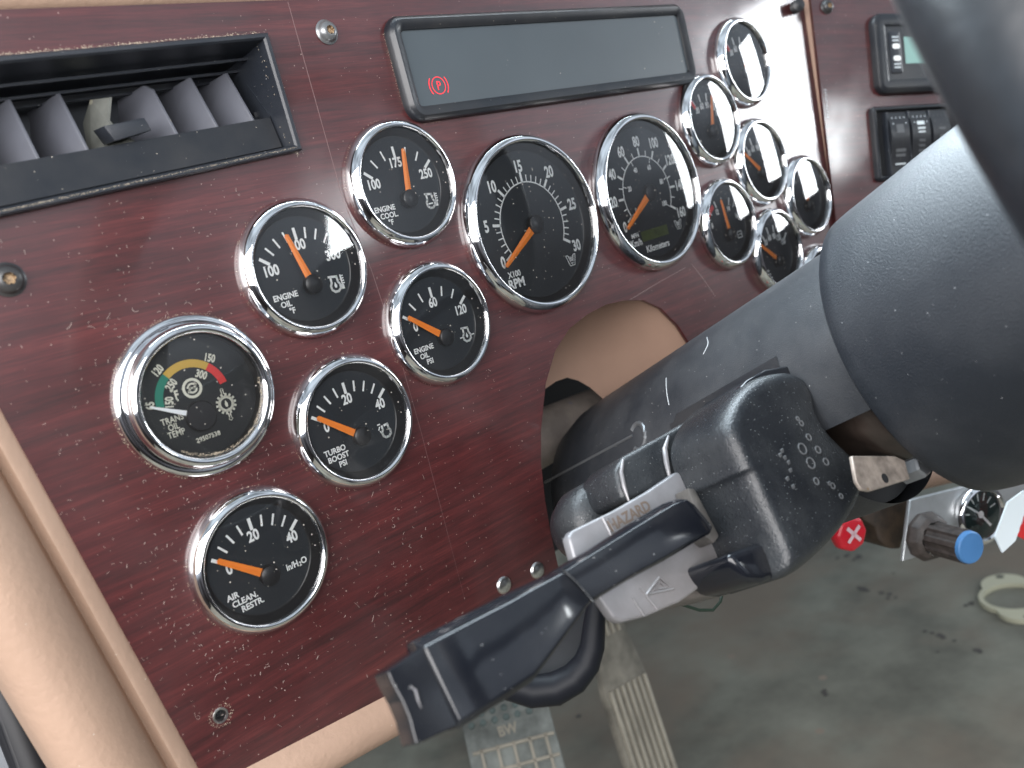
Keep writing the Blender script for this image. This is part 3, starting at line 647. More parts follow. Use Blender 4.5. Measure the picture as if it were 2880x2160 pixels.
# ================================================================== air vent
t = thing('air_vent', 'black rectangular air vent with upright grey vanes in the wood panel', 'air vent')
vx0, vx1, vz0, vz1 = -283, -128.5, 52, 108.2
mb = MB()
def ring(ins, y): return [(vx0, y, vz0+ins), (vx1-ins, y, vz0+ins), (vx1-ins, y, vz1-ins), (vx0, y, vz1-ins)]
R_ = [ring(0, .2), ring(0, -3.4), ring(.7, -4.4), ring(2.2, -4.4), ring(3.0, -3.4), ring(4.5, 8), ring(6, 40)]
vs = sum(R_, []); fs = [(k*4+i, k*4+i+1, k*4+i+5, k*4+i+4) for k in range(len(R_)-1) for i in range(3)]
mb.add(vs, fs).build('frame', M['blk_s'], t, smooth=30)
MB().quad((vx0, 40, vz0), (vx1-4, 40, vz0), (vx1-4, 40, vz1), (vx0, 40, vz1)).build('duct_back', M['blk'], t, smooth=0)
# barrel: sloping lower fascia, end plate
mb = MB(); xr = -129.5-4.2
mb.quad((vx0, 3.5, 56.5), (xr, 3.5, 56.5), (xr, 6.5, 71.6), (vx0, 6.5, 71.6))
mb.quad((vx0, 6.5, 71.6), (xr, 6.5, 71.6), (xr, 10, 71.9), (vx0, 10, 71.9))
mb.quad((xr, 3.5, 56.5), (xr, 6.5, 71.6), (xr, 36, 68), (xr, 36, 57))
mb.build('barrel', M['blk'], t, smooth=0)
MB().add([(xr+.2, 6.5, 72), (xr+.2, 22, 98), (xr+.2, 38, 88), (xr+.2, 36, 66), (xr+1.4, 6.5, 72), (xr+1.4, 22, 98), (xr+1.4, 38, 88), (xr+1.4, 36, 66)],
         [(0, 1, 2, 3), (4, 7, 6, 5), (0, 4, 5, 1), (1, 5, 6, 2)]).build('end_plate', M['blk_s'], t, smooth=0)
mb = MB()
for zz, yy_ in ((101.5, 12), (99, 22), (97.5, 31)): mb.box((-200, yy_, zz), (70, .6, .6))
mb.build('duct_ribs', M['blk_s'], t, smooth=0)
for i, bx in enumerate((-251.5, -233, -214.5, -196, -177.5, -159, -141.5)):
    fr_b, fr_t = Vector((bx, 8, 71.6)), Vector((bx+.5, 20.5, 98.5))
    bk = Vector((-11, 30, -2)) if i != 3 else Vector((-9, 10, -5))
    if i == 3:
        # snapped, dust covered middle vane
        pts = [fr_b, fr_b.lerp(fr_t, .28)+Vector((-3, 3, 0)), fr_b.lerp(fr_t, .42)+Vector((-4, 4, 1)), fr_b.lerp(fr_t, .82), fr_t+Vector((-5, 5, -3)), fr_t+bk+Vector((0, 0, -6)), fr_b+bk*1.6]
        MB().prism(pts, (1.3, 0, 0)).build('vane', M['vaned'], t, smooth=0)
        continue
    top_k = .86 if i == 4 else 1
    pts = [fr_b, fr_b.lerp(fr_t, top_k), fr_b.lerp(fr_t, 1)+bk*.1, fr_t+bk*.85+Vector((0, 0, 0)), fr_t+bk+Vector((0, 0, -3)), fr_b+bk+Vector((0, 0, 2))]
    MB().prism(pts, (1.3, 0, 0)).build('vane', M['vane'], t, bevel=.3, seg=2)
for ch in t.children:
    for v in ch.data.vertices: v.co.z = vmap(v.co.x/S, v.co.z/S)*S
pA, pB = at(224, 272, Y=3), at(312, 254, Y=3)
MB().prism([pA, pB, pB+Vector((1.5, 0, -5.2)), pA+Vector((2.5, 0, -6.2))], (0, 13, 1.5)).build('control_tab', M['blk_s'], t, bevel=.4, seg=2)
MB().box((-133, 20, 77), (1.6, 2.5, 3)).lathe([(2.4, -2), (2.4, 2)], 20, c=(-135.6, 19, 76), ax=(Vector((0, 1, 0)), Vector((0, 0, 1)), Vector((1, 0, 0))), cap0=True, cap1=True).build('pivot_boss', M['blk'], t)
crumbs([(-270, -4.5, vmap(-270, 53.6)), (-200, -4.5, vmap(-200, 53.6)), (-131, -4.5, vmap(-131, 53.6))], 800, .17, .16)
crumbs([(-131, -3, 54.5), (-131.5, 2, 66), (-132, 6, 90)], 120, .25, .5)

# ================================================================== screws on the dash
def screw(name, label, P, r, m_, axes=None, group='torx screws of the dash', deep=M['rust']):
    t = thing(name, label, 'screw', P, group, axes)
    MB().lathe([(r*1.18, 0), (r*1.2, -.5), (r*1.05, -.9), (r, -1.1), (r*.97, -2.3), (r*.8, -3.4), (r*.5, -4.0), (r*.42, -4.0)], 40).build('head', m_, t, smooth=50)
    # six lobed socket
    pts = []
    for i in range(36):
        a = 2*math.pi*i/36; rr_ = r*(.40+.09*math.cos(6*a)); pts.append((rr_*math.cos(a), rr_*math.sin(a)))
    mb = MB(); n = 36
    mb.add([(p[0], -4.03, p[1]) for p in pts]+[(p[0]*.85, -2.2, p[1]*.85) for p in pts], [(i, (i+1) % n, (i+1) % n+n, i+n) for i in range(n)]+[tuple(range(n, 2*n))])
    mb.build('socket', deep, t, smooth=30)
    return t
screw('torx_screw', 'grey torx screw near the top left corner of the display', (-96.5, 0, 107.9), 4.7, M['scr'])
screw('torx_screw', 'dark torx screw with rusty recess at the left edge of the panel', (-258.5, 0, 28.4), 5.2, M['scr_d'])
wax = (WU, -WN, WV)
screw('torx_screw', 'torx screw on the right hand wood panel beside the tan strip', Wp(16.3, 64.9, .2), 4.7, M['scr_d'], wax)
t = thing('threaded_stud', 'black ribbed knob standing at the top right panel corner', 'stud', (325.5, 0, 106.8), axes=(Vector((.8, -.6, 0)), Vector((.6, .8, 0)), Vector((0, 0, 1))))
prof = []
for i in range(4): prof += [(4.2, -2.6*i), (4.6, -2.6*i-.6), (4.6, -2.6*i-1.6), (3.6, -2.6*i-2.0)]
MB().lathe(prof+[(.01, -10.2)], 32).build('ribs', M['blk'], t, smooth=30)
t = thing('screw_hole', 'empty screw hole with bare metal edge at the lower left of the panel', 'hole', (-238.3, 0, -159.3))
MB().lathe([(3.3, -.05), (3.1, -.35), (2.4, -.3), (2.2, .6), (2.2, 5)], 28).build('metal_edge', M['steel'], t, smooth=60)
MB().lathe([(2.3, 5), (.01, 5)], 20).build('bore', M['dark'], t)
crumbs([(-238.3+4.4*math.cos(a), -.1, -159.3+4.4*math.sin(a)) for a in [k*.3 for k in range(22)]], 120, .2, .6)
for lab, q in (('shiny round screw head just above the lever, higher one', (1160, 1232)), ('shiny round screw head just above the lever, half hidden by the grip', (1088, 1264))):
    P = at(*q, Y=0); t = thing('round_screw', lab, 'screw', P, 'round screws at the panel foot')
    MB().lathe([(4.8, 0), (4.6, -.8), (3.4, -1.5), (.01, -1.8)], 32).build('head', M['steel'], t, smooth=60)

# ================================================================== tan strip and right hand wing panel
t = thing('divider_strip', 'narrow tan edge strip between the two wood panels', 'trim strip')
zt, zb = 126, -215; fx = lambda z: 341.5+(z-112)*.094
MB().add([(fx(zt), -.6, zt), (fx(zt)+8.2, -6.5, zt), (fx(zb)+8.2, -6.5, zb), (fx(zb), -.6, zb), (fx(zt), 3, zt), (fx(zt)+10, 3, zt), (fx(zb)+10, 3, zb), (fx(zb), 3, zb)],
         [(0, 1, 2, 3), (0, 4, 7, 3), (1, 5, 6, 2)]).build('strip', M['tan_p'], t, smooth=0)
wing = thing('switch_panel', 'second red wood grain panel at the right carrying switches and module', 'dash panel', W0, axes=wax)
bz = -303
mb = MB(); mb.prism([(a_, 0, b_) for a_, b_ in ((2, 86), (230, 86), (230, bz), (12, bz))], (0, 3, 0)); mb.build('wood_face', M['wood'], wing, smooth=0)
# lower tan edge of the wing
t = thing('wing_trim', 'tan padded lower edge of the right hand panel under the column hub', 'dash trim', W0, axes=wax)
prof = [(2, 2), (0, -2), (-3, -5), (-9, -6.5), (-15, -5.5), (-20, -1), (-23, 6), (-26, 30)]
mb = MB(); vs = []; xs = [-90, -30, 30, 100, 170, 240]
for x in xs: vs += [(x, p[1], -308+p[0]) for p in prof]
n = len(prof); fs = [(k*n+i, k*n+i+1, (k+1)*n+i+1, (k+1)*n+i) for k in range(len(xs)-1) for i in range(n-1)]
wt = mb.add(vs, fs).build('padded_edge', M['tan_p'], t, smooth=60)
# vertical sticker text along the strip
t = thing('small_sticker', 'tiny vertical row of faded white marks beside the tan strip', 'sticker', Wp(7.8, -9, .25), axes=wax)
mb = MB()
for k in range(11): mb.stroke([(-.8+.2*(k % 3), 11-2.1*k), (.8-.3*(k % 2), 11-2.1*k-.5)], .55, 0)
mb.build('faded_marks', M['paper'], t, smooth=0)
# display module
t = thing('display_module', 'black module with two white buttons and pale green screen', 'control module', W0, axes=wax)
frame_rr('housing', 55, 150, -5, 58, 9, [(0, 0), (-.2, -3), (.8, -5.4), (3, -6.6), (6, -6.8), (9, -6.6), (10.5, -6.2), (11, -5.6), (40, -5.6)], M['blk'], t)
MB().add([(p[0], -5.7, p[1]) for p in rrect(61, 144, 1, 52, 3)], [tuple(range(28))]).build('face', M['blk'], t, smooth=0)
frame_rr('button_strip', 68.5, 79.5, 10.5, 43, 1.5, [(0, -5.8), (.2, -6.6), (.9, -6.9), (5.4, -6.9)], M['blk_s'], t)
for zz in (31.4, 22.0):
    mb = MB(); mb.add([(p[0], -7.4, p[1]) for p in rrect(70.2, 77.6, zz-2, zz+2, 1.9)], [tuple(range(28))]).build('button', M['button'], t, smooth=0)
mb = MB()
for zz in (38.6, 36.0, 17.6, 15.0):
    for k in range(4): mb.stroke([(71.2+1.5*k, zz), (72.2+1.5*k, zz)], 1.1, -7.1)
mb.build('button_lettering', M['paper'], t, smooth=0, merge=False)
MB().quad((83.6, -5.9, 39), (132, -5.9, 39), (132, -5.9, 18), (83.6, -5.9, 18)).build('screen', M['lcd2'], t, smooth=0)
# rocker switches: frame + three rockers, each a thing
t = thing('switch_frame', 'black surround holding the row of rocker switches', 'switch frame', W0, axes=wax)
frame_rr('surround', 47.5, 150, -73, -14, 4, [(0, 0), (0, -3), (1, -4.6), (2.6, -5), (3.4, -4.6), (3.8, -3), (4, 2)], M['blk'], t)
MB().quad((49, -.2, -15), (149, -.2, -15), (149, -.2, -72), (49, -.2, -72)).build('backing', M['dark'], t, smooth=0)
def rocker(x0, lab, kind):
    t = thing('rocker_switch', lab, 'switch', Wp(x0, -44, 0), 'rocker switches on the right panel', wax)
    n = 14; mb = MB(); vs = []
    for i in range(n+1):
        f_ = i/n; z_ = 24.5-49*f_; y_ = -4.2-3.2*math.sin(f_*math.pi)-(1.2*math.sin(f_*2*math.pi))
        vs += [(-9.2, y_, z_), (9.2, y_, z_)]
    fs = [(2*i, 2*i+1, 2*i+3, 2*i+2) for i in range(n)]
    vs2 = [(v[0], 0, v[2]) for v in vs]; o = len(vs)
    fs += [(2*i, 2*i+2, 2*i+2+o, 2*i+o) for i in range(n)]+[(2*i+1, 2*i+3, 2*i+3+o, 2*i+1+o) for i in range(n)]
    rk = mb.add(vs+vs2, fs).build('rocker', M['blk'], t, smooth=50)
    MB().box((-10.3, -2.8, 0), (.7, 3, 25)).build('divider', M['blk_s'], t, bevel=.4, seg=2)
    yf = lambda z_: -4.45-3.2*math.sin((24.5-z_)/49*math.pi)-(1.2*math.sin((24.5-z_)/49*2*math.pi))
    mb = MB()
    def bar(z_, w_, h_): mb.quad((-w_, yf(z_+h_)-.1, z_+h_), (w_, yf(z_+h_)-.1, z_+h_), (w_, yf(z_-h_)-.1, z_-h_), (-w_, yf(z_-h_)-.1, z_-h_))
    for k in range(4): mb.add([(-6+4*k-.7, yf(20)-.2, 19.4), (-6+4*k+.7, yf(20)-.2, 19.4), (-6+4*k, yf(20)-.2, 20.7)], [(0, 1, 2)])
    for k in (-1, 1): mb.add([(6.4*k-.7, yf(15)-.2, 14.6), (6.4*k+.7, yf(15)-.2, 14.6), (6.4*k, yf(15)-.2, 15.9)], [(0, 1, 2)])
    if kind == 0:
        bar(-16.5, 5.3, .5); mb.build('white_marks', M['paper'], rk, smooth=0, merge=False)
        mb = MB(); bar(11, 3.6, 3.4); bar(-6, 5, 1.3); bar(-9.8, 4.8, 1.1); mb.build('grey_marks', M['emboss'], rk, smooth=0, merge=False)
    elif kind == 1:
        bar(14.5, 3.8, 1.5); bar(10.2, 3.8, .7); bar(7.2, 3.6, .6); mb.build('white_marks', M['paper'], rk, smooth=0, merge=False)
        mb = MB()
        for z_ in (.5, -3.5, -7.5):
            for k in (-1, 0, 1): mb.arc(k*2.2, z_, .5, 1.1, 0, 360, yf(z_)-.25, 10)
        mb.build('grey_marks', M['emboss'], rk, smooth=0, merge=False)
    else:
        bar(9, 3.4, 1); bar(2, 3, 2); mb.build('grey_marks', M['emboss'], rk, smooth=0, merge=False)
rocker(70.5, 'first rocker switch from the left with one long white bar near its foot', 0)
rocker(91.8, 'second rocker switch from the left with white block and short bars', 1)
rocker(113.1, 'third rocker switch, partly behind the steering wheel rim', 2)

# ================================================================== steering column
cax = (Vector((1, 0, 0)), CW, CD)
CX = 51
t = thing('steering_column', 'dusty grey plastic steering column coming out of the arched opening', 'steering column', Lc(CX, 0, 0))
inv = lambda P: P-Lc(CX, 0, 0)
prof = [(26, -58), (40, -52), (50, -44), (57, -32), (60.5, -16), (61, 0), (61, 90), (61, 150), (61, 165), (61, 198)]
def skipf(k, a): return (k >= 7 and 188 < a < 312) 
MB().lathe(prof, 120, ax=cax, skip=skipf).build('cover', M['colm'], t, smooth=60)
MB().lathe([(58.5, 198), (58.5, 140), (40, 138)], 96, ax=cax, skip=lambda k, a: k == 0 and 188 < a < 312).build('cover_lining', M['dark'], t, smooth=60)
MB().lathe([(38, 120), (40, 150), (43, 160), (46, 166), (46.5, 172), (44, 178), (40, 182), (42, 198)], 72, ax=cax).build('bearing_housing', mat('dark_brown_bearing', (.035, .026, .022), .3, var=(40, .4)), t, smooth=60)
# seam, slot, nicks
def onc(s, phi, r=61.1): return CD*s+Vector((1, 0, 0))*(r*math.cos(math.radians(phi)))+CW*(r*math.sin(math.radians(phi)))
MB().tube([onc(s, 147.5+.03*(s+30), 60.9) for s in range(-34, 62, 8)], .8, 8).build('seam_ridge', M['scr'], t)  # paler grey than the cover, painting in the highlight along the seam
mb = MB()
mb.tube([onc(58+6*math.sin(a), 152+7*math.cos(a), 60.3) for a in [k*math.pi/8 for k in range(-2, 11)]], 1.6, 10)
mb.build('moulded_loop', M['scr'], t)
mb = MB(); vs = []
for s in range(84, 162, 3):
    for q in range(7): vs.append(onc(s, (152 if s > 88 else 155)+q*1.8, 61.3))
nn = len(vs)//7; mb.add(vs, [(i*7+q, i*7+q+1, i*7+q+8, i*7+q+7) for i in range(nn-1) for q in range(6)])
mb.build('slot', M['blk'], t, smooth=60)
mb = MB(); mb.tube([onc(111+2*math.sin(k/2), 128-k*1.6, 61.05) for k in range(0, 9)], .25, 6); mb.tube([onc(82+.5*k, 128+k*2.5, 61.05) for k in range(0, 8)], .25, 6)
mb.build('scratches', mat('pale_scratch', (.4, .42, .43), .5), t)
# flared hub shroud behind the wheel
MB().lathe([(61.5, 194), (68.6, 193.6), (69.6, 194.6), (70.2, 200), (71.2, 215), (73, 240), (74.5, 270), (75.5, 305), (74.5, 318), (60, 322)], 120, ax=cax).build('hub_shroud', M['hub'], t, smooth=50)
# zinc plate hanging from the column
P0 = Lc(0, 188, 0)
poly = [onplane(u, v, P0, CD) for u, v in ((1840, 985), (1935, 985), (1955, 995), (1966, 1035), (1880, 1061), (1862, 1058), (1850, 1040))]
pl = MB().prism([inv(p) for p in poly], CD*-1.6).build('bracket', M['plate'], t, bevel=.3, seg=1)
hp = inv(onplane(1912, 1033, Lc(0, 188.2, 0), CD)); MB().lathe([(2.0, 0), (.01, 0)], 24, c=hp, ax=cax).build('bracket_hole', M['dark'], t)
hx = inv(onplane(1978, 1012, Lc(0, 186, 0), CD)); MB().lathe([(5, -6), (5, 3), (4.2, 4), (.01, 4)], 6, c=hx, ax=cax).build('bolt', M['scr'], t, smooth=0)
# mottled pipe inside the opening
t = thing('recess_pipe', 'dirty mottled pipe seen through the opening beside the column', 'pipe', (0, 0, 0))
MB().tube([at(1100, 985, Y=100), at(1190, 935, Y=95), at(1290, 893, Y=95), at(1400, 850, Y=100)], [19, 19, 19, 19], 32).build('pipe', M['pipe'], t)

# ================================================================== steering wheel (rim crosses the upper right corner)
WC = Lc(CX, 344, 0)
t = thing('steering_wheel', 'black steering wheel, its blurred rim crossing the top right corner', 'steering wheel', WC)
rr = 205; n = 96; mb = MB(); vs = []; k_ = 20
for i in range(n):
    a = 2*math.pi*i/n; rd = Vector((math.cos(a), 0, 0))+CW*math.sin(a); fl = 1
    for j in range(k_):
        b = 2*math.pi*j/k_; vs.append(rd*(rr+18.5*math.cos(b))+CD*(18.5*math.sin(b)))
fs = [(i*k_+j, i*k_+(j+1) % k_, ((i+1) % n)*k_+(j+1) % k_, ((i+1) % n)*k_+j) for i in range(n) for j in range(k_)]
mb.add(vs, fs).build('rim', M['rim'], t, smooth=80)
MB().lathe([(44, -14), (48, -4), (44, 14), (24, 22), (.01, 24)], 64, ax=cax).build('horn_pad', M['blk_s'], t, smooth=60)
for a in (-8, 188, 270):
    a = math.radians(a); rd = Vector((math.cos(a), 0, 0))+CW*math.sin(a); q = rd.cross(CD)
    MB().prism([rd*40-q*12, rd*195-q*9, rd*195+q*9, rd*40+q*12], CD*5).build('spoke', M['scr'], t, bevel=1.5)

# ================================================================== turn signal switch and lever
t = thing('turn_signal_lever', 'glossy black turn signal lever with grip, clamped to the steering column', 'lever', Lc(-12, 150, 0))
O = Lc(-12, 150, 0)
def tr(pts, s): return [atS(u, v, s)-O for u, v in pts]
# housing: front face outline swept back along the column; its left flank carries a moulded step
face = [(1650, 803), (1700, 793), (1738, 806), (1756, 842), (1762, 885), (1788, 930), (1838, 978), (1868, 1008), (1875, 1045), (1864, 1082), (1828, 1145), (1780, 1196), (1735, 1235), (1706, 1244), (1690, 1190), (1668, 1140), (1640, 1078), (1616, 1022), (1606, 1016), (1602, 1004), (1590, 978), (1576, 948), (1569, 918), (1574, 886), (1590, 852), (1616, 824)]
def pillow(name, px_, rings, m_, smooth=60):
    P_ = tr(px_, 168); c_ = sum(P_, Vector())/len(P_); n = len(P_); mb = MB(); vs = []
    for s_, k in rings: vs += [c_+(p-c_)*k+CD*(s_-168) for p in P_]
    m_r = len(rings)
    fs = [(r*n+i, r*n+(i+1) % n, (r+1)*n+(i+1) % n, (r+1)*n+i) for r in range(m_r-1) for i in range(n)]
    vs.append(c_+CD*(rings[0][0]-168+.3)); fs += [(i, (i+1) % n, len(vs)-1) for i in range(n)]; fs.append(tuple((m_r-1)*n+i for i in range(n)))
    return mb.add(vs, fs).build(name, m_, t, smooth=smooth)
def dens(P, k=4):
    out_ = []
    for a_, b_ in zip(P, P[1:]+P[:1]): out_ += [(a_[0]+(b_[0]-a_[0])*q/k, a_[1]+(b_[1]-a_[1])*q/k) for q in range(k)]
    for _ in range(3): out_ = [((out_[i-1][0]+2*out_[i][0]+out_[(i+1) % len(out_)][0])/4, (out_[i-1][1]+2*out_[i][1]+out_[(i+1) % len(out_)][1])/4) for i in range(len(out_))]
    return out_
hs_ = pillow('housing', dens(face), [(169.4, .80), (169.1, .87), (168.2, .92), (166.4, .96), (163.6, .985), (160, 1), (154, 1), (134, 1)], M['gloss2'])
shell = [(1652, 798), (1700, 789), (1720, 800), (1712, 880), (1640, 925), (1622, 960), (1645, 1030), (1668, 1100), (1676, 1135), (1640, 1078), (1616, 1022), (1606, 1016), (1602, 1004), (1590, 978), (1574, 948), (1566, 918), (1571, 884), (1587, 849), (1614, 820)]
MB().prism(tr(shell, 163), CD*-27).build('outer_shell', M['gloss'], t, bevel=3, seg=5, smooth=50)
lowr = [(1572, 1196), (1650, 1168), (1680, 1190), (1695, 1240), (1650, 1258), (1615, 1254), (1590, 1225)]
MB().prism(tr(lowr, 160), CD*-28).build('lower_shell', M['gloss'], t, bevel=3, seg=4)
MB().prism(tr([(1486, 1052), (1502, 1054), (1556, 1158), (1544, 1174), (1526, 1160)], 145), CD*-9).build('pivot_fork', mat('dusty_grey_metal', (.07, .065, .06), .5, var=(80, .4)), t, bevel=1.2, seg=2)
# barrel at the dash end
bar_ = [(1330, 1010), (1348, 984), (1440, 933), (1520, 888), (1560, 930), (1510, 1030), (1352, 1084), (1338, 1060)]
MB().prism(tr(bar_, 128), CD*-26).build('barrel', M['gloss2'], t, bevel=5, seg=4, smooth=50)
mb = MB()
mb.tube(tr([(1346, 992), (1342, 1020), (1348, 1052), (1358, 1082)], 128.8), [.5, .9, .9, .5], 8)
mb.tube(tr([(1444, 942), (1436, 970), (1440, 1000), (1446, 1028)], 129.3), [.5, 1.2, 1.2, .8], 8)
mb.build('seam_lines', M['silver'], t)
MB().prism(tr([(1446, 1000), (1475, 985), (1480, 1012), (1452, 1024)], 129.6), CD*-2).build('notch', M['dark'], t, smooth=0)
# arm: one lofted bar from the collar out to the grip
def loft(name, secs, m_, bevel=0, n=20, e=4.0, par=None):
    """secs: (top pixel, bottom pixel, s, half thickness); superellipse sections"""
    mb = MB(); vs = []
    for tp, bt, s, th_ in secs:
        a_, b_ = atS(*tp, s)-O, atS(*bt, s)-O; c_ = (a_+b_)/2; h_ = (a_-b_)/2
        for k in range(n):
            q = 2*math.pi*k/n; cq, sq = math.cos(q), math.sin(q)
            vs.append(c_+h_*(abs(sq)**(2/e)*(1 if sq > 0 else -1))-CD*th_+CD*(th_*abs(cq)**(2/e)*(1 if cq > 0 else -1)))
    fs = [(i*n+k, i*n+(k+1) % n, (i+1)*n+(k+1) % n, (i+1)*n+k) for i in range(len(secs)-1) for k in range(n)]
    fs += [tuple(range(n-1, -1, -1)), tuple((len(secs)-1)*n+k for k in range(n))]
    return mb.add(vs, fs).build(name, m_, par or t, smooth=50)
ARM = [((1496, 1084), (1542, 1140), 157, 6), ((1478, 1070), (1541, 1150), 158, 10), ((1450, 1080), (1518, 1163), 158, 11), ((1375, 1125), (1445, 1207), 155.5, 11), ((1294, 1176), (1362, 1252), 153.4, 12), ((1213, 1227), (1283, 1300), 152, 13)]
# end button
def loft8(name, secs, m_, bevel=.7):
    mb = MB(); vs = []
    SEC = [(.78, 0), (-.86, 0), (-1, .2), (-1, .85), (-.9, 1), (.88, 1), (1, .85), (1, .42)]
    for tp, bt, s, th_ in secs:
        a_, b_ = atS(*tp, s)-O, atS(*bt, s)-O; c_ = (a_+b_)/2; h_ = (a_-b_)/2
        vs += [c_+h_*p-CD*(q*th_) for p, q in SEC]
    fs = [(i*8+k, i*8+(k+1) % 8, (i+1)*8+(k+1) % 8, (i+1)*8+k) for i in range(len(secs)-1) for k in range(8)]
    fs += [tuple(range(7, -1, -1)), tuple((len(secs)-1)*8+k for k in range(8))]
    return mb.add(vs, fs).build(name, m_, t, bevel=bevel, seg=3, smooth=40)
loft8('grip', [((1213, 1227), (1283, 1300), 152, 13), ((1178, 1243), (1240, 1360), 151.6, 13), ((1142, 1259), (1200, 1416), 151.2, 13), ((1100, 1280), (1160, 1470), 150.8, 13), ((1005, 1328), (1075, 1526), 150.3, 12), ((907, 1378), (999, 1574), 150, 12)], M['gloss'], .8)
loft8('arm', ARM, M['gloss'], 1.6)
eL = tr([(836, 1450), (848, 1478), (868, 1514), (884, 1552), (892, 1584), (899, 1609)], 148.6)
eR = tr([(913, 1397), (928, 1430), (943, 1463), (958, 1497), (973, 1530), (990, 1567)], 148.6); bk_ = CD*-10
mb = MB(); mb.add(eL+eR+[p+bk_ for p in eL]+[p+bk_ for p in eR], [(k, k+1, k+7, k+6) for k in range(5)]+[(k+12, k+18, k+19, k+13) for k in range(5)]+[(k, k+12, k+13, k+1) for k in range(5)]+[(k+6, k+7, k+19, k+18) for k in range(5)]+[(0, 6, 18, 12), (5, 17, 23, 11)])
mb.build('end_button', M['gloss'], t, bevel=.5, seg=2, smooth=0)
MB().tube(tr([(886, 1480), (898, 1492), (903, 1512), (910, 1530)], 148.9), [.1, .35, .3, .1], 8).build('nick', M['silver'], t)
MB().tube(tr([(1638, 926), (1676, 903), (1708, 882)], 168.8), [.4, .7, .5], 8).build('shell_edge', M['gloss'], t)
MB().tube(tr([(1214, 1229), (1240, 1252), (1262, 1276), (1283, 1301)], 152.2), .5, 8).build('grip_seam', M['gloss2'], t)
# embossed marks on the housing face
mb = MB()
from mathutils.bvhtree import BVHTree
bv_ = BVHTree.FromPolygons([tuple(v.co) for v in hs_.data.vertices], [tuple(p.vertices) for p in hs_.data.polygons])
def drop(p):
    h_ = bv_.ray_cast((p+CD*20)*S, -CD); return (h_[0]/S) if h_[0] is not None else p
def rg(u, v, r, wd):
    c_ = atS(u, v, 169.3)-O; ring_ = [drop(c_+Vector((1, 0, 0))*(r*math.cos(k*.4))+CW*(r*math.sin(k*.4))) for k in range(17)]; mb.tube(ring_, wd, 6)
for u, v, r in ((1732, 970, 2.3), (1750, 1001, 2.3), (1766, 972, 1.5), (1783, 998, 1.5), (1746, 945, 1.4), (1730, 915, 1.1), (1762, 1040, 1.4), (1798, 1050, 1.2), (1722, 905, .8), (1816, 1072, 1.0)): rg(u, v, r, .38)
for u, v in ((1688, 975), (1694, 990), (1702, 1000), (1706, 1017), (1700, 1035), (1712, 1052), (1684, 984), (1790, 1045)):
    c_ = drop(atS(u, v, 169.3)-O); mb.box(c_, (.8, .3, .8))
mb.build('embossed_marks', M['emboss'], t, smooth=40)

t2 = thing('hazard_tab', 'worn silver plastic HAZARD tab behind the turn signal lever', 'switch tab', Lc(-60, 135, 0))
O2 = Lc(-60, 135, 0)
def tr2(pts, s): return [atS(u, v, s)-O2 for u, v in pts]
tab = [(1228, 1160), (1236, 1146), (1330, 1100), (1400, 1060), (1462, 1018), (1500, 1032), (1560, 1120), (1610, 1218), (1560, 1235), (1470, 1300), (1400, 1330), (1344, 1344), (1325, 1335), (1290, 1285), (1250, 1240)]
MB().prism(tr2(tab, 136), CD*-5).build('tab_plate', M['silver'], t2, bevel=1.2, seg=3)
def ttext(txt, u0, v0, u1, v1, s, h, m_, par):
    a_, b_ = atS(u0, v0, s)-O2, atS(u1, v1, s)-O2; d_ = (b_-a_); L_ = d_.length; d_.normalize(); up = CW-(d_*CW.dot(d_)); up.normalize()
    vs, fs, wd = glyphs(txt, .03); k = h/.69; MB().add([a_+d_*(v[0]/wd*L_)+up*(v[1]*k) for v in vs], fs).build('lettering', m_, par, smooth=0)
ttext('HAZARD', 1322, 1148, 1408, 1100, 136.4, 4.2, mat('tab_letter_tan', (.13, .10, .08), .6), t2)
mb = MB(); mb.tube(tr2([(1300, 1118), (1316, 1148), (1326, 1172)], 136.2), .5, 6); mb.tube(tr2([(1312, 1120), (1328, 1150), (1400, 1112)], 136.2), .45, 6)
tri = tr2([(1396, 1285), (1424, 1248), (1455, 1272)], 136.3); mb.tube(tri+[tri[0]], .55, 6)
tri = tr2([(1412, 1274), (1425, 1258), (1440, 1270)], 136.3); mb.tube(tri+[tri[0]], .4, 6); mb.tube(tr2([(1365, 1290), (1392, 1330)], 136.2), .4, 6); mb.tube(tr2([(1383, 1270), (1420, 1316)], 136.2), .4, 6)
mb.build('raised_marks', M['silver'], t2, smooth=60)
# lower shell of the switch behind the tab
P_ = [(1490, 1250), (1600, 1190), (1690, 1225), (1660, 1256), (1590, 1275), (1500, 1292), (1450, 1298)]
MB().prism(tr2(P_, 126), CD*-30).build('under_cover', mat('taupe_plastic', (.13, .115, .105), .45), t2, bevel=3, seg=3)
MB().lathe([(14, -16), (17, -8), (17, 4), (14, 8), (8, 10), (.01, 10)], 40, c=tr2([(1290, 1125)], 98)[0], ax=cax).build('rear_boss', M['gloss2'], t2, smooth=50)
# black cup like handle hanging behind the grip
t = thing('hand_valve_handle', 'black scooped plastic handle hanging below the turn signal grip', 'handle', at(1180, 1420, d=330))
O3 = at(1180, 1420, d=330); mb = MB(); vs = []
def T3(u, v, d_): return at(u, v, d=d_)-O3
rim_px = [(1296, 1245), (1290, 1300), (1284, 1345), (1280, 1395), (1268, 1432), (1240, 1466), (1200, 1488), (1150, 1494), (1100, 1480), (1050, 1450)]
mb.tube([T3(u, v, 352) for u, v in rim_px], [3.6, 4, 4.4, 5, 5.6, 6.2, 6.6, 6.4, 6, 5], 14).build('rim', mat('matt_black', (.005, .006, .009), .5, spec=.22), t, smooth=60)
mb = MB(); vs = []; n = len(rim_px)
for k in range(7):
    f_ = k/6
    for u, v in rim_px: vs.append(T3(u+(1150-u)*f_, v+(1370-v)*f_, 353+14*math.sin(f_*1.57)))
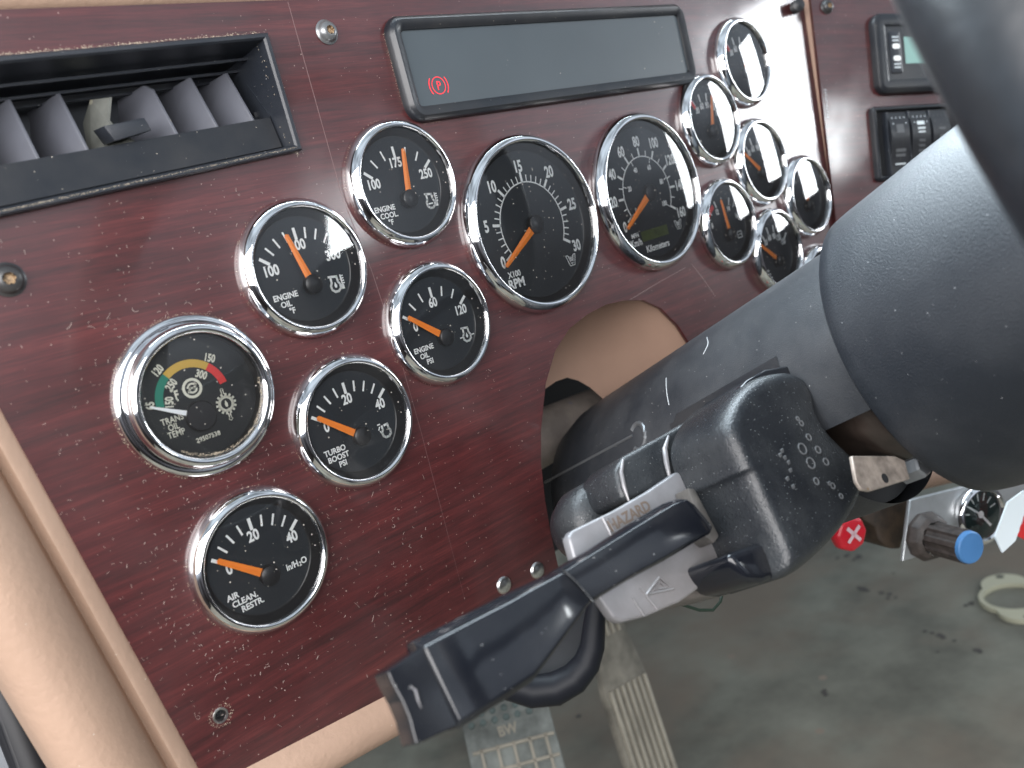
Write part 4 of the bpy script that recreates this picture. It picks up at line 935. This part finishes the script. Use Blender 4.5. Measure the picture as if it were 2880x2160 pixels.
mb.add(vs, [(k*n+i, k*n+i+1, (k+1)*n+i+1, (k+1)*n+i) for k in range(6) for i in range(n-1)]).build('scoop', M['dark'], t, smooth=80)
under = [(1120, 1500), (1180, 1503), (1240, 1482), (1278, 1440)]
mb = MB(); vs = []
for k in range(6):
    f_ = k/5
    for u, v in [(1060, 1480), (1110, 1502), (1170, 1506), (1225, 1492), (1262, 1462), (1284, 1420)]: vs.append(T3(u-12*f_, v+24*math.sin(f_*1.5)-14*f_, 352+34*f_))
mb.add(vs, [(k*6+i, k*6+i+1, (k+1)*6+i+1, (k+1)*6+i) for k in range(5) for i in range(5)]).build('underside', mat('taupe_reflection', (.085, .075, .07), .4), t, smooth=80)  # grey-brown paints in the reflection under the black handle

# ================================================================== loose wires
tag(MB().tube([at(u, v, d=430+3*i) for i, (u, v) in enumerate([(1446, 1288), (1470, 1305), (1510, 1318), (1540, 1318), (1556, 1300), (1561, 1280), (1558, 1262)])], .8, 8).build('green_wire', M['wire']), 'thin green wire loop hanging below the signal switch', 'wire')
tag(MB().tube([at(u, v, d=470+3*i) for i, (u, v) in enumerate([(1216, 1136), (1224, 1128), (1236, 1130), (1246, 1142), (1252, 1160)])], 2.6, 10).build('red_wire', M['pinkw']), 'dusty red cable end in the gap beside the panel', 'wire')

# ================================================================== items under the right hand panel
# aluminium plate with knob, dial and tag
t = thing('accessory_plate', 'plain aluminium plate hanging below the right panel', 'metal plate', at(2050, 1100, d=610))
O4 = at(2050, 1100, d=610)
def T4(u, v, off=0): return onplane(u, v, O4, WN)+WN*off-O4
MB().prism([T4(1966, 1080), T4(2070, 1054), (T4(2240, 1010)), T4(2230, 1140), T4(2090, 1172), T4(1950, 1213)], -WN*3).build('sheet', M['alu'], t, bevel=.5, seg=1)
kn = thing('rotary_knob', 'fluted brown black knob with bright blue end cap', 'knob', T4(1998, 1157)+O4, axes=wax)
KD = Vector((.35, -1, -.05))        # local direction of the shaft
def lx(d_):
    z = d_.normalized(); x = z.cross(Vector((0, 0, 1))).normalized(); return (x, z.cross(x), z)
ka = (Vector((1, 0, 0)), Vector((0, 0, 1)), Vector((0, -1, 0)))
MB().lathe([(17, 0), (17.5, 3), (15, 8), (12, 10)], 10, ax=ka).build('hex_base', M['knobbrown'], kn, bevel=.8, seg=2)
mb = MB(); pts = []
for i in range(48):
    a = 2*math.pi*i/48; r_ = 10.6+.7*(1 if (i//3) % 2 else -1); pts.append((r_*math.cos(a), -9, r_*math.sin(a)))
mb.prism(pts, (0, -27, 0)).build('fluted_body', M['knobbrown'], kn, smooth=30)
MB().lathe([(10.8, 36), (10.6, 38.4), (9.8, 39.2), (.01, 39.4)], 40, ax=ka).build('blue_cap', M['blue'], kn)
g4 = thing('small_dial_gauge', 'small chrome dial gauge beside the blue capped knob', 'gauge', T4(2112, 1110, .5)+O4, axes=wax)
MB().lathe([(21, 0), (21.6, -3), (20, -5.6), (18, -5.8), (17, -4)], 64).build('bezel', M['chrome'], g4, smooth=60)
MB().lathe([(17.5, -1.5), (.01, -1.5)], 48).build('dial', mat('dark_green_dial', (.01, .03, .03), .2, coat=.8), g4)
mb = MB()
for k in range(7): mb.tick(0, 0, 10, 15, 20+25*k, .7, -1.8)
mb.stroke([(0, 0), (8, -9)], 1.8, -2.2); mb.stroke([(0, 0), (-10, 7)], 1.3, -2.2); mb.arc(0, 0, 0.1, 2.6, 0, 360, -2.4)
mb.build('dial_markings', M['white'], g4, smooth=0, merge=False)
MB().lathe([(max(17.5*i/8, .01), -4-1.5*(1-(i/8)**2)) for i in range(8, -1, -1)], 48).build('lens', M['glass'], g4, smooth=80)
t = thing('white_tag', 'narrow white pointed tag hanging at the right edge', 'tag', at(2180, 1140, d=560))
O5 = at(2180, 1140, d=560); MB().prism([at(u, v, d=560)-O5 for u, v in ((2178, 1085), (2212, 1060), (2222, 1080), (2194, 1168), (2166, 1194), (2150, 1160))], -WN*1.2).build('tag_sheet', M['paper'], t)
t = thing('red_label', 'red label with white letters cut off by the right edge', 'label', at(2200, 1140, d=600))
O6 = at(2200, 1140, d=600); MB().prism([at(u, v, d=600)-O6 for u, v in ((2212, 1075), (2260, 1050), (2270, 1150), (2225, 1172), (2190, 1153))], -WN*1.2).build('label_sheet', M['redlab'], t)
a_ = at(2196, 1150, d=598)-O6; b_ = at(2214, 1100, d=598)-O6; d_ = (b_-a_).normalized(); up = Vector((-.7, -.4, .3)); up = (up-d_*up.dot(d_)).normalized()
vs, fs, wd = glyphs('IW', .03); MB().add([a_+d_*(v[0]/wd*(b_-a_).length*1.2)-up*(v[1]*8-4)+WN*.8 for v in vs], fs).build('lettering', M['paper'], t, smooth=0)
# red valve knob
t = thing('red_valve_knob', 'round red push knob below the column hub', 'knob', at(1820, 1147, d=600), axes=wax)
MB().lathe([(6, 14), (7, 4), (11, 1), (13, -3), (13, -8), (11, -10.5), (.01, -11)], 8).build('knob_body', M['knobred'], t, bevel=1.6, seg=3, smooth=50)
mb = MB()
for k in range(4): mb.tick(0, 0, 1.2, 6.2, 45+90*k, 2.6, -11.4)
mb.build('white_cross', mat('faded_white', (.6, .42, .45), .5), t, smooth=0, merge=False)
MB().lathe([(5, 40), (5, 0)], 20).build('stem', M['scr_d'], t)
# brown bracket
t = thing('brown_bracket', 'dirty dark brown metal bracket under the tan edge', 'bracket', at(1920, 1140, d=640))
O7 = at(1920, 1140, d=640)
MB().prism([at(u, v, d=640)-O7 for u, v in ((1862, 1102), (1966, 1070), (1962, 1120), (1946, 1186), (1924, 1186), (1898, 1168), (1892, 1140), (1862, 1122))], Vector((8, 26, 0))).build('bracket_body', M['bronze'], t, bevel=1.5, seg=2)
MB().prism([at(u, v, d=634)-O7 for u, v in ((1890, 1080), (1912, 1075), (1905, 1102), (1892, 1104))], Vector((2, 6, 0))).build('pale_clip', M['gasket'], t, bevel=1, seg=2)

# ================================================================== floor, pedals, gasket
FZ = -640
mb = MB(); nx, ny = 80, 80
mb.add([(-900+i*45, -900+j*36, FZ) for j in range(ny+1) for i in range(nx+1)], [(j*(nx+1)+i, j*(nx+1)+i+1, (j+1)*(nx+1)+i+1, (j+1)*(nx+1)+i) for j in range(ny) for i in range(nx)])
fl = mb.build('floor', M['floor'], smooth=60); tag(fl, None, None, kind='structure')
fl['label'] = 'dusty greenish grey cab floor'
# toe board rising in front of the pedals
mb = MB(); mb.add([(-900, 900, FZ), (2700, 900, FZ), (2700, 1300, FZ+500), (-900, 1300, FZ+500)], [(0, 1, 2, 3)])
tb = mb.build('toe_board', M['floor'], smooth=0); tag(tb, None, None, kind='structure'); tb['label'] = 'dusty sloping toe board beyond the pedals'
# oil spots and dirt crumbs on the floor
mb = MB()
for u, v, r in ((1828, 1200, 7), (1855, 1202, 8), (1808, 1205, 5), (1844, 1209, 4), (1863, 1272, 8), (1874, 1276, 5), (1855, 1268, 4), (1905, 1280, 5), (1920, 1283, 5), (1918, 1292, 4), (1935, 1290, 3), (1998, 1363, 3.5), (2013, 1367, 3.5), (2030, 1372, 6), (2038, 1377, 5), (2110, 1404, 5), (2118, 1408, 4), (2062, 1384, 3), (1780, 1493, 5), (1784, 1500, 4), (2098, 1303, 5), (2086, 1308, 4), (1930, 1238, 3), (2025, 1408, 3), (1250, 1547, 5)):
    c_ = at(u, v, Z=FZ+.6); mb.add([c_+Vector((r*random.uniform(.6, 1.2)*math.cos(k*.8), r*random.uniform(.5, 1.1)*math.sin(k*.8), 0)) for k in range(8)], [tuple(range(8))])
cr_ = mb.build('floor_stains', mat('dark_floor_stain', (.055, .05, .045), .7), smooth=0); tag(cr_, 'dark oily spots scattered over the grey floor', 'stain', kind='stuff')
def pedal_frame(c, up, xa):
    z = up.normalized(); x = (xa-z*xa.dot(z)).normalized(); return (x, z.cross(x), z)
# accelerator
top, bot = at(1305, 1325, d=900), at(1430, 1710, d=870)
up = (top-bot); Lp = up.length
xdir = Vector((1, .12, .05)); fx_ = pedal_frame(None, up, xdir)
t = thing('accelerator_pedal', 'long dusty accelerator pedal with raised lengthwise ribs', 'pedal', bot, axes=fx_)
MB().prism([(-34, 0, -20), (34, 0, -20), (33, 0, Lp*.62), (27, 0, Lp*.8), (22, 0, Lp), (-20, 0, Lp), (-28, 0, Lp*.78), (-34, 0, Lp*.6)], (0, 9, 0)).build('tread_plate', mat('pedal_groove', (.16, .148, .12), .8, var=(30, .4)), t, bevel=2, seg=2)
mb = MB()
for k in range(7): mb.box((-27+9*k, -1.2, Lp*.33-10), (2.1, 1.8, Lp*.33))
for k in range(4): mb.box((-14+9*k, -1.0, Lp*.93), (1.8, 1.4, Lp*.05))
mb.build('ribs', M['pedal'], t, bevel=.8, seg=2)
# brake pedal
c0 = at(1108, 1600, d=800); a_, b_ = at(1180, 1508, d=815), at(1203, 1650, d=780)
up = (at(1110, 1520, d=815)-at(1150, 1680, d=775)); fx_ = pedal_frame(None, up, at(1190, 1560, d=805)-at(1010, 1625, d=790))
t = thing('brake_pedal', 'square brake pedal pad with studs and diamond grid pattern', 'pedal', c0, axes=fx_)
MB().prism(rr3 if False else [(p[0], 0, p[1]) for p in rrect(-42, 40, -70, 46, 5)], (0, 10, 0)).build('pad', mat('pedal_pad', (.15, .162, .15), .7, var=(26, .5)), t, bevel=2, seg=2)
mb = MB()
for k in range(5):
    mb.box((-30+15*k, -1, -35), (1.3, 1.6, 34), (Vector((1, 0, 0)), Vector((0, 1, 0)), Vector((0, 0, 1))))
for k in range(4): mb.box((0, -1, -60+19*k), (38, 1.6, 1.3))
mb.text('BW', -2, 11, 9, -.6, rot=3)
mb.build('grid', M['pedal'], t)
mb = MB()
for i in range(7):
    for j in range(3):
        if random.random() < .85: mb.lathe([(3.2, 0), (2.9, -2.2), (.01, -2.4)], 10, c=(-34+11*i, 0, 22+9*j))
mb.build('studs', M['pedal_g'], t)
# gasket on the floor
c_ = at(2215, 1305, Z=FZ)
t = thing('flange_gasket', 'cream flange gasket ring with two bolt ears lying on the floor', 'gasket', c_)
lo = []; 
e0 = at(2166, 1262, Z=FZ)-c_; e1 = at(2218, 1335, Z=FZ)-c_
axu = (e1-e0).normalized(); axv = Vector((0, 0, 1)).cross(axu); Lh = (e1-e0).length/2; cm = (e0+e1)/2+axv*0
Ra = 62
outl = []; 
for k in range(72):
    a = 2*math.pi*k/72; r_ = 42+24*max(0, abs(math.cos(a))-.72)/.28; outl.append(cm+axu*(r_*math.cos(a)*1.0)+axv*(r_*math.sin(a)))
inl = [cm+axu*(36*math.cos(2*math.pi*k/72))+axv*(36*math.sin(2*math.pi*k/72)) for k in range(72)]
mb = MB(); h3 = Vector((0, 0, 7)); h0 = Vector((0, 0, .6))
mb.add([p+h3 for p in outl]+[p+h3 for p in inl]+[p+h0 for p in outl]+[p+h0 for p in inl],
       [(k, (k+1) % 72, (k+1) % 72+72, k+72) for k in range(72)]+[(k, k+144, (k+1) % 72+144, (k+1) % 72) for k in range(72)]+[(k+72, (k+1) % 72+72, (k+1) % 72+216, k+216) for k in range(72)])
mb.build('ring', M['gasket'], t, smooth=30)
mb = MB()
for sgn in (-1, 1): mb.lathe([(5.5, 0), (.01, 0)], 24, c=cm+axu*(58*sgn)+Vector((0, 0, 7.2)), ax=(Vector((1, 0, 0)), Vector((0, 1, 0)), Vector((0, 0, 1))))
mb.build('bolt_holes', M['floor'], t)

# ================================================================== door edge at the far lower left
t = thing('door_edge', 'dark door seal and grey metal door edge at the far lower left', 'door')
MB().tube([at(u, v, d=425) for u, v in ((-70, 1350), (-12, 1460), (32, 1560), (76, 1670), (110, 1760))], 9, 16).build('rubber_seal', M['door'], t)
MB().tube([at(u, v, d=418) for u, v in ((-90, 1350), (-32, 1465), (10, 1565), (48, 1670), (84, 1760))], 2.2, 12).build('seal_lip', M['door'], t)
MB().prism([at(u, v, d=440) for u, v in ((-200, 1380), (-40, 1480), (0, 1580), (30, 1680), (20, 1800), (-200, 1800))], FWD*8).build('metal_edge', M['doorm'], t, bevel=2, seg=2)

# ================================================================== lint and dust fibres on the wood (uncountable)
mb = MB()
for k in range(1500):
    u = random.triangular(-275, -20, -225); z_ = random.triangular(-188, 120, -130)
    if u < PX0(z_)+2 or z_ < edge_bottom(u)+2: continue
    if u > -130 and random.random() < .6: continue
    if vx0 < u < vx1+2 and vz0-2 < z_ < vz1+2: continue
    if any(math.hypot(u-gx_, z_-gz_) < R__ for gx_, gz_, R__ in ((-78.6, 34.4, 32), (-142.9, 6.7, 32), (-79.5, -35.4, 32), (-141.2, -65.7, 32), (-202.6, -106.3, 32), (0, 0, 50), (-206.4, -32.2, 34), (-258.5, 28.4, 7))): continue
    L_ = random.uniform(.2, 1.6)*(1 if random.random() < .93 else 2.4); a = random.random()*6.28; cv = random.gauss(0, 2.6)
    pts = [Vector((u, -.12, z_))]
    for j in range(6):
        a += cv/6; pts.append(pts[-1]+Vector((math.cos(a), 0, math.sin(a)))*L_/6+Vector((0, random.uniform(-.06, .03), 0)))
    for p in pts: p.y = min(p.y, -.08)
    mb.tube(pts, random.uniform(.03, .075), 4)
lt_ = mb.build('lint', M['lint'], merge=False); tag(lt_, 'pale lint fibres scattered over the lower left wood', 'lint', kind='stuff')
g_ = gr.build('caked_dust', M['grime'], merge=False, smooth=0); tag(g_, 'pale crumbs of dust caked around vent, bezels and screws', 'dust', kind='stuff')
